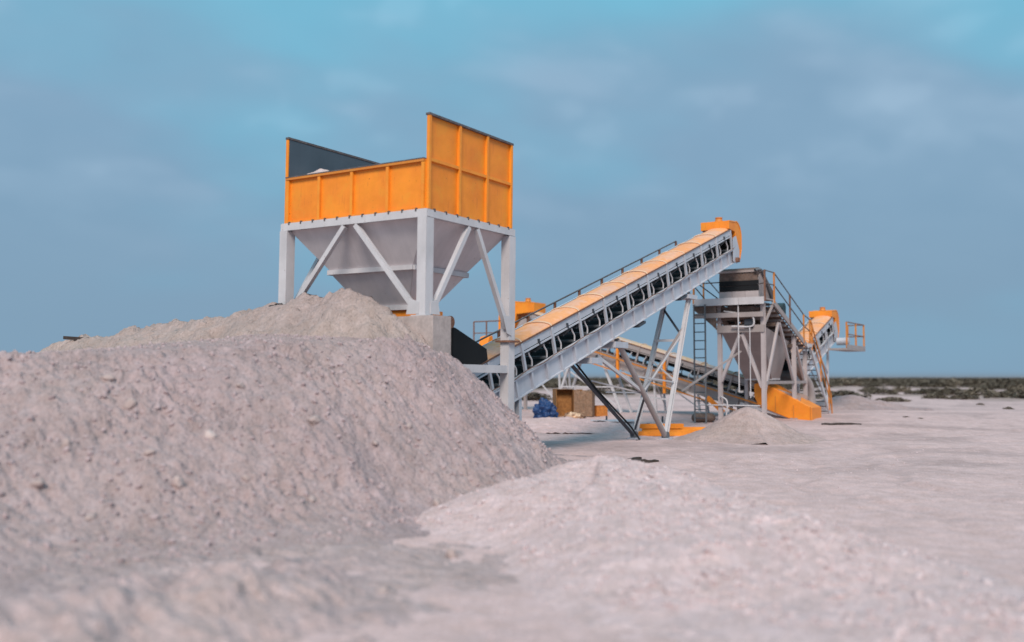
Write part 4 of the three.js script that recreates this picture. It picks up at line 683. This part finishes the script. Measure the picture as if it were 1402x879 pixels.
// ---------------------------------------------------------------- stones
{
  const kinds = []; for (let k = 0; k < 6; k++) { const ge = new THREE.IcosahedronGeometry(1, k < 3 ? 2 : 1), p = ge.attributes.position; for (let i = 0; i < p.count; i++) { const v = V().fromBufferAttribute(p, i); const f = 1 + 0.28 * n3(v.x * 1.1 + k * 9, v.y * 1.1, v.z * 1.1) + 0.10 * n3(v.x * 3 + k, v.y * 3, v.z * 3); p.setXYZ(i, v.x * f, v.y * f * 0.68, v.z * f * 0.85); } const q = mergeVertices(ge.deleteAttribute('uv') && (ge.deleteAttribute('normal'), ge)); q.computeVertexNormals(); kinds.push(boxUV(q)); }
  // the large ones, each a thing of its own
  const big = [[248, 662, 11.0, 0.072], [290, 598, 11.6, 0.075], [432, 578, 12.0, 0.08], [208, 622, 10.8, 0.05], [57, 667, 10.2, 0.07], [130, 708, 9.6, 0.05], [330, 530, 12.4, 0.06], [180, 560, 11.8, 0.07], [95, 610, 10.9, 0.06], [515, 610, 12.2, 0.05], [600, 690, 11.6, 0.06], [527, 808, 8.6, 0.05], [430, 686, 10.6, 0.06], [620, 760, 10.6, 0.07], [340, 655, 10.8, 0.04], [560, 585, 13.1, 0.05], [150, 520, 12.0, 0.06], [700, 560, 15, 0.04]];
  const Qd = (px, py) => { // where the line of sight to this place meets the bank
    let lo = null; const hr = (py - 516) / 1327; for (let D = 5.5; D < 22; D += 0.02) { const a = (px - 701) * D / 1327, x = wx(a, D), z = wz(a, D), y = 1.7 - hr * D; if (surfaceY(x, z) > y) return [x, surfaceY(x, z), z]; } return null; };
  const words = ['pale', 'flat', 'rounded', 'small', 'dull', 'small'];
  big.forEach(([px, py, D, r], i) => { const q = Qd(px, py); if (!q) return; const o = shared('stone', kinds[i % 6], i < 2 ? M.paleStone : M.stone, null, V(q[0], q[1] + r * 0.15, q[2]), [rnd(), rnd() * 6, rnd()]); o.scale.set(r * 1.25, r, r); tag(o, i === 0 ? 'largest pale stone on the left bank' : i === 1 ? 'flat pale stone above the largest stone on the bank' : 'fist sized stone half sunk in the gravel bank', 'stone', i < 2 ? undefined : 'stones on the bank'); });
  // loose gravel
  const N = 14000, mt = new THREE.MeshStandardMaterial({ color: 0xffffff, roughness: 0.95 });
  const im = new THREE.InstancedMesh(kinds[4], mt, N); im.name = 'loose_gravel'; im.userData = { kind: 'stuff', label: 'loose gravel and clods strewn over the sand banks', category: 'gravel' }; im.castShadow = im.receiveShadow = true;
  const mx = new THREE.Matrix4(), qt = new THREE.Quaternion(), c = new THREE.Color(); let k = 0, tries = 0;
  while (k < N && tries++ < N * 6) {
    const D = 5.5 + 18 * rnd() ** 1.2, a = (rnd() * 1.16 - 0.58) * D, x = wx(a, D), z = wz(a, D), ry = rampFull(x, z), py = paleY(x, z), gy = groundY(x, z), onPile = ry > gy + 0.05 || py > gy + 0.05;
    if (x > -0.3 && z < 0.5) continue; if (!onPile && rnd() > 0.05) continue; if (n2(x * 0.5 + 9, z * 0.5) < -0.2 && rnd() > 0.35) continue;
    const y = Math.max(ry, py, gy), r = 0.008 + (onPile ? 0.03 : 0.012) * rnd() ** 6;
    qt.setFromEuler(new THREE.Euler(rnd() * 6, rnd() * 6, rnd() * 6)); mx.compose(V(x, y + r * 0.15, z), qt, V(r * 1.2, r, r)); im.setMatrixAt(k, mx); const l = 0.82 + 0.26 * rnd(); if (py > ry && py >= gy || !onPile) c.setRGB(0.55 * l, 0.435 * l, 0.445 * l); else c.setRGB(0.415 * l, 0.315 * l, 0.325 * l); im.setColorAt(k, c); k++;
  }
  im.count = k; scene.add(im);
}
// ---------------------------------------------------------------- desert scrub
{
  const vr = []; for (let k = 0; k < 5; k++) {
    const p = [], R = mulberry(300 + k); for (let i = 0; i < 520; i++) {
      const th = R() * TAU, ph = Math.acos(R()), rr = 0.55 + 0.45 * R() ** 0.5, lob = 1 + 0.35 * n3(Math.cos(th) * 1.2 + k * 5, Math.cos(ph) * 1.4, Math.sin(th) * 1.2), cx = rr * lob * Math.sin(ph) * Math.cos(th), cz = rr * lob * Math.sin(ph) * Math.sin(th), cy = rr * lob * Math.cos(ph) * 0.8 + 0.02;
      const a = R() * TAU, b = R() * 2 - 1, s = 0.10 + 0.10 * R(), ux = Math.cos(a) * s, uy = b * s * 0.7, uz = Math.sin(a) * s, vx = -uz * 0.5, vy = s * 0.6, vz = ux * 0.5;
      p.push(cx - ux, cy - uy, cz - uz, cx + ux, cy + uy, cz + uz, cx + vx, cy + vy, cz + vz);
    }
    for (let i = 0; i < 8; i++) { const th = R() * TAU, e = 0.5 + 0.3 * R(); const x = Math.cos(th) * e, z = Math.sin(th) * e; p.push(-0.03, -0.05, 0, 0.03, -0.05, 0, x, 0.55, z); }
    const g = new THREE.BufferGeometry(); g.setAttribute('position', new THREE.Float32BufferAttribute(p, 3)); g.computeVertexNormals(); vr.push(g);
  }
  const spots = []; const R = mulberry(808);
  const put = (px, py, s, st) => { const D = 1.45 * 1327 / Math.max(4, py - 516); const a = (px - 701) * D / 1327; spots.push([wx(a, D), wz(a, D), s, st]); };
  // clumps read off the photograph: column, foot, size, spread
  for (const [px, py, s, st] of [[1165, 530, 1.6, 2], [1190, 537, 1.0, 1.6], [1205, 540, 0.9, 2.2], [1232, 537, 1.0, 1.5], [1265, 540, 0.9, 1.6], [1280, 546, 0.7, 1.8], [1222, 550, 0.55, 2.6], [1300, 541, 1.0, 2.2], [1318, 547, 0.7, 2.2], [1340, 541, 1.0, 2], [1360, 545, 0.8, 1.6], [1378, 544, 0.8, 1.4], [1398, 538, 1.2, 1.5], [1250, 529, 1.8, 2], [1275, 531, 1.7, 2.2], [1305, 528, 2.0, 2], [1335, 529, 2.0, 1.8], [1375, 530, 2.0, 2], [1150, 524, 2.2, 2], [1185, 525, 2.2, 2], [1215, 525, 2.2, 2], [745, 530, 1.6, 2], [765, 533, 1.2, 2], [790, 528, 1.8, 2], [812, 530, 1.6, 2], [828, 534, 1.2, 2], [893, 536, 0.9, 2.6], [912, 540, 0.7, 2.0], [930, 538, 0.7, 1.6], [965, 540, 0.6, 2], [1000, 540, 0.7, 1.5], [1340, 555, 0.22, 1.4], [1378, 560, 0.25, 1.6], [1208, 556, 0.2, 1.6], [1238, 570, 0.1, 2.2], [1258, 571, 0.1, 2]]) put(px, py, s, st);
  spots.forEach(([x, z, s, st], i) => { const o = shared('desert_shrub', vr[i % 5], i % 3 ? M.leafA : M.leafB, null, V(x, groundY(x, z) - 0.03, z), [0, R() * 6, 0]); o.scale.set(s * st * 0.65, s * 0.62, s * st * 0.5); const pxs = 701 + 1327 * toA(x, z) / toD(x, z), D = toD(x, z), w = pxs < 860 ? ['low olive shrub on the plain behind the cardboard boxes', 'shrubs behind the boxes'] : pxs < 1100 ? ['low olive shrub on the plain seen between the trestle legs', 'shrubs behind the trestle'] : D < 60 ? ['small tuft of dry scrub on the open sand at right', 'tufts on the open sand'] : D < 100 ? ['spreading olive shrub in the middle of the plain at right', 'shrubs in the middle of the plain'] : ['dark shrub near the horizon, right of the stairs', 'shrubs near the horizon']; tag(o, w[0], 'shrub', w[1]); });
  const N = 7000, im = new THREE.InstancedMesh(vr[1], M.leafA, N); im.name = 'distant_scrub'; im.userData = { kind: 'stuff', label: 'dark band of scrub along the horizon', category: 'scrub' };
  const mx = new THREE.Matrix4(), q = new THREE.Quaternion(), ax = V(0, 1, 0); let k = 0, tries = 0;
  while (k < N && tries++ < 60000) { const D = 60 + 800 * R() ** 1.5, a = (R() * 1.5 - 0.75) * D, x = wx(a, D), z = wz(a, D); if (fbm(x * 0.045, z * 0.045, 3) < 0.30 - 0.80 * smooth(90, 240, D)) continue; const s = 0.40 + 0.55 * R() + 0.0012 * D; q.setFromAxisAngle(ax, R() * 6); mx.compose(V(x, groundY(x, z) - 0.05, z), q, V(s * 1.6, s * 0.6, s * 1.3)); im.setMatrixAt(k++, mx); }
  im.count = k; scene.add(im);
}
renderer.render(scene, camera);
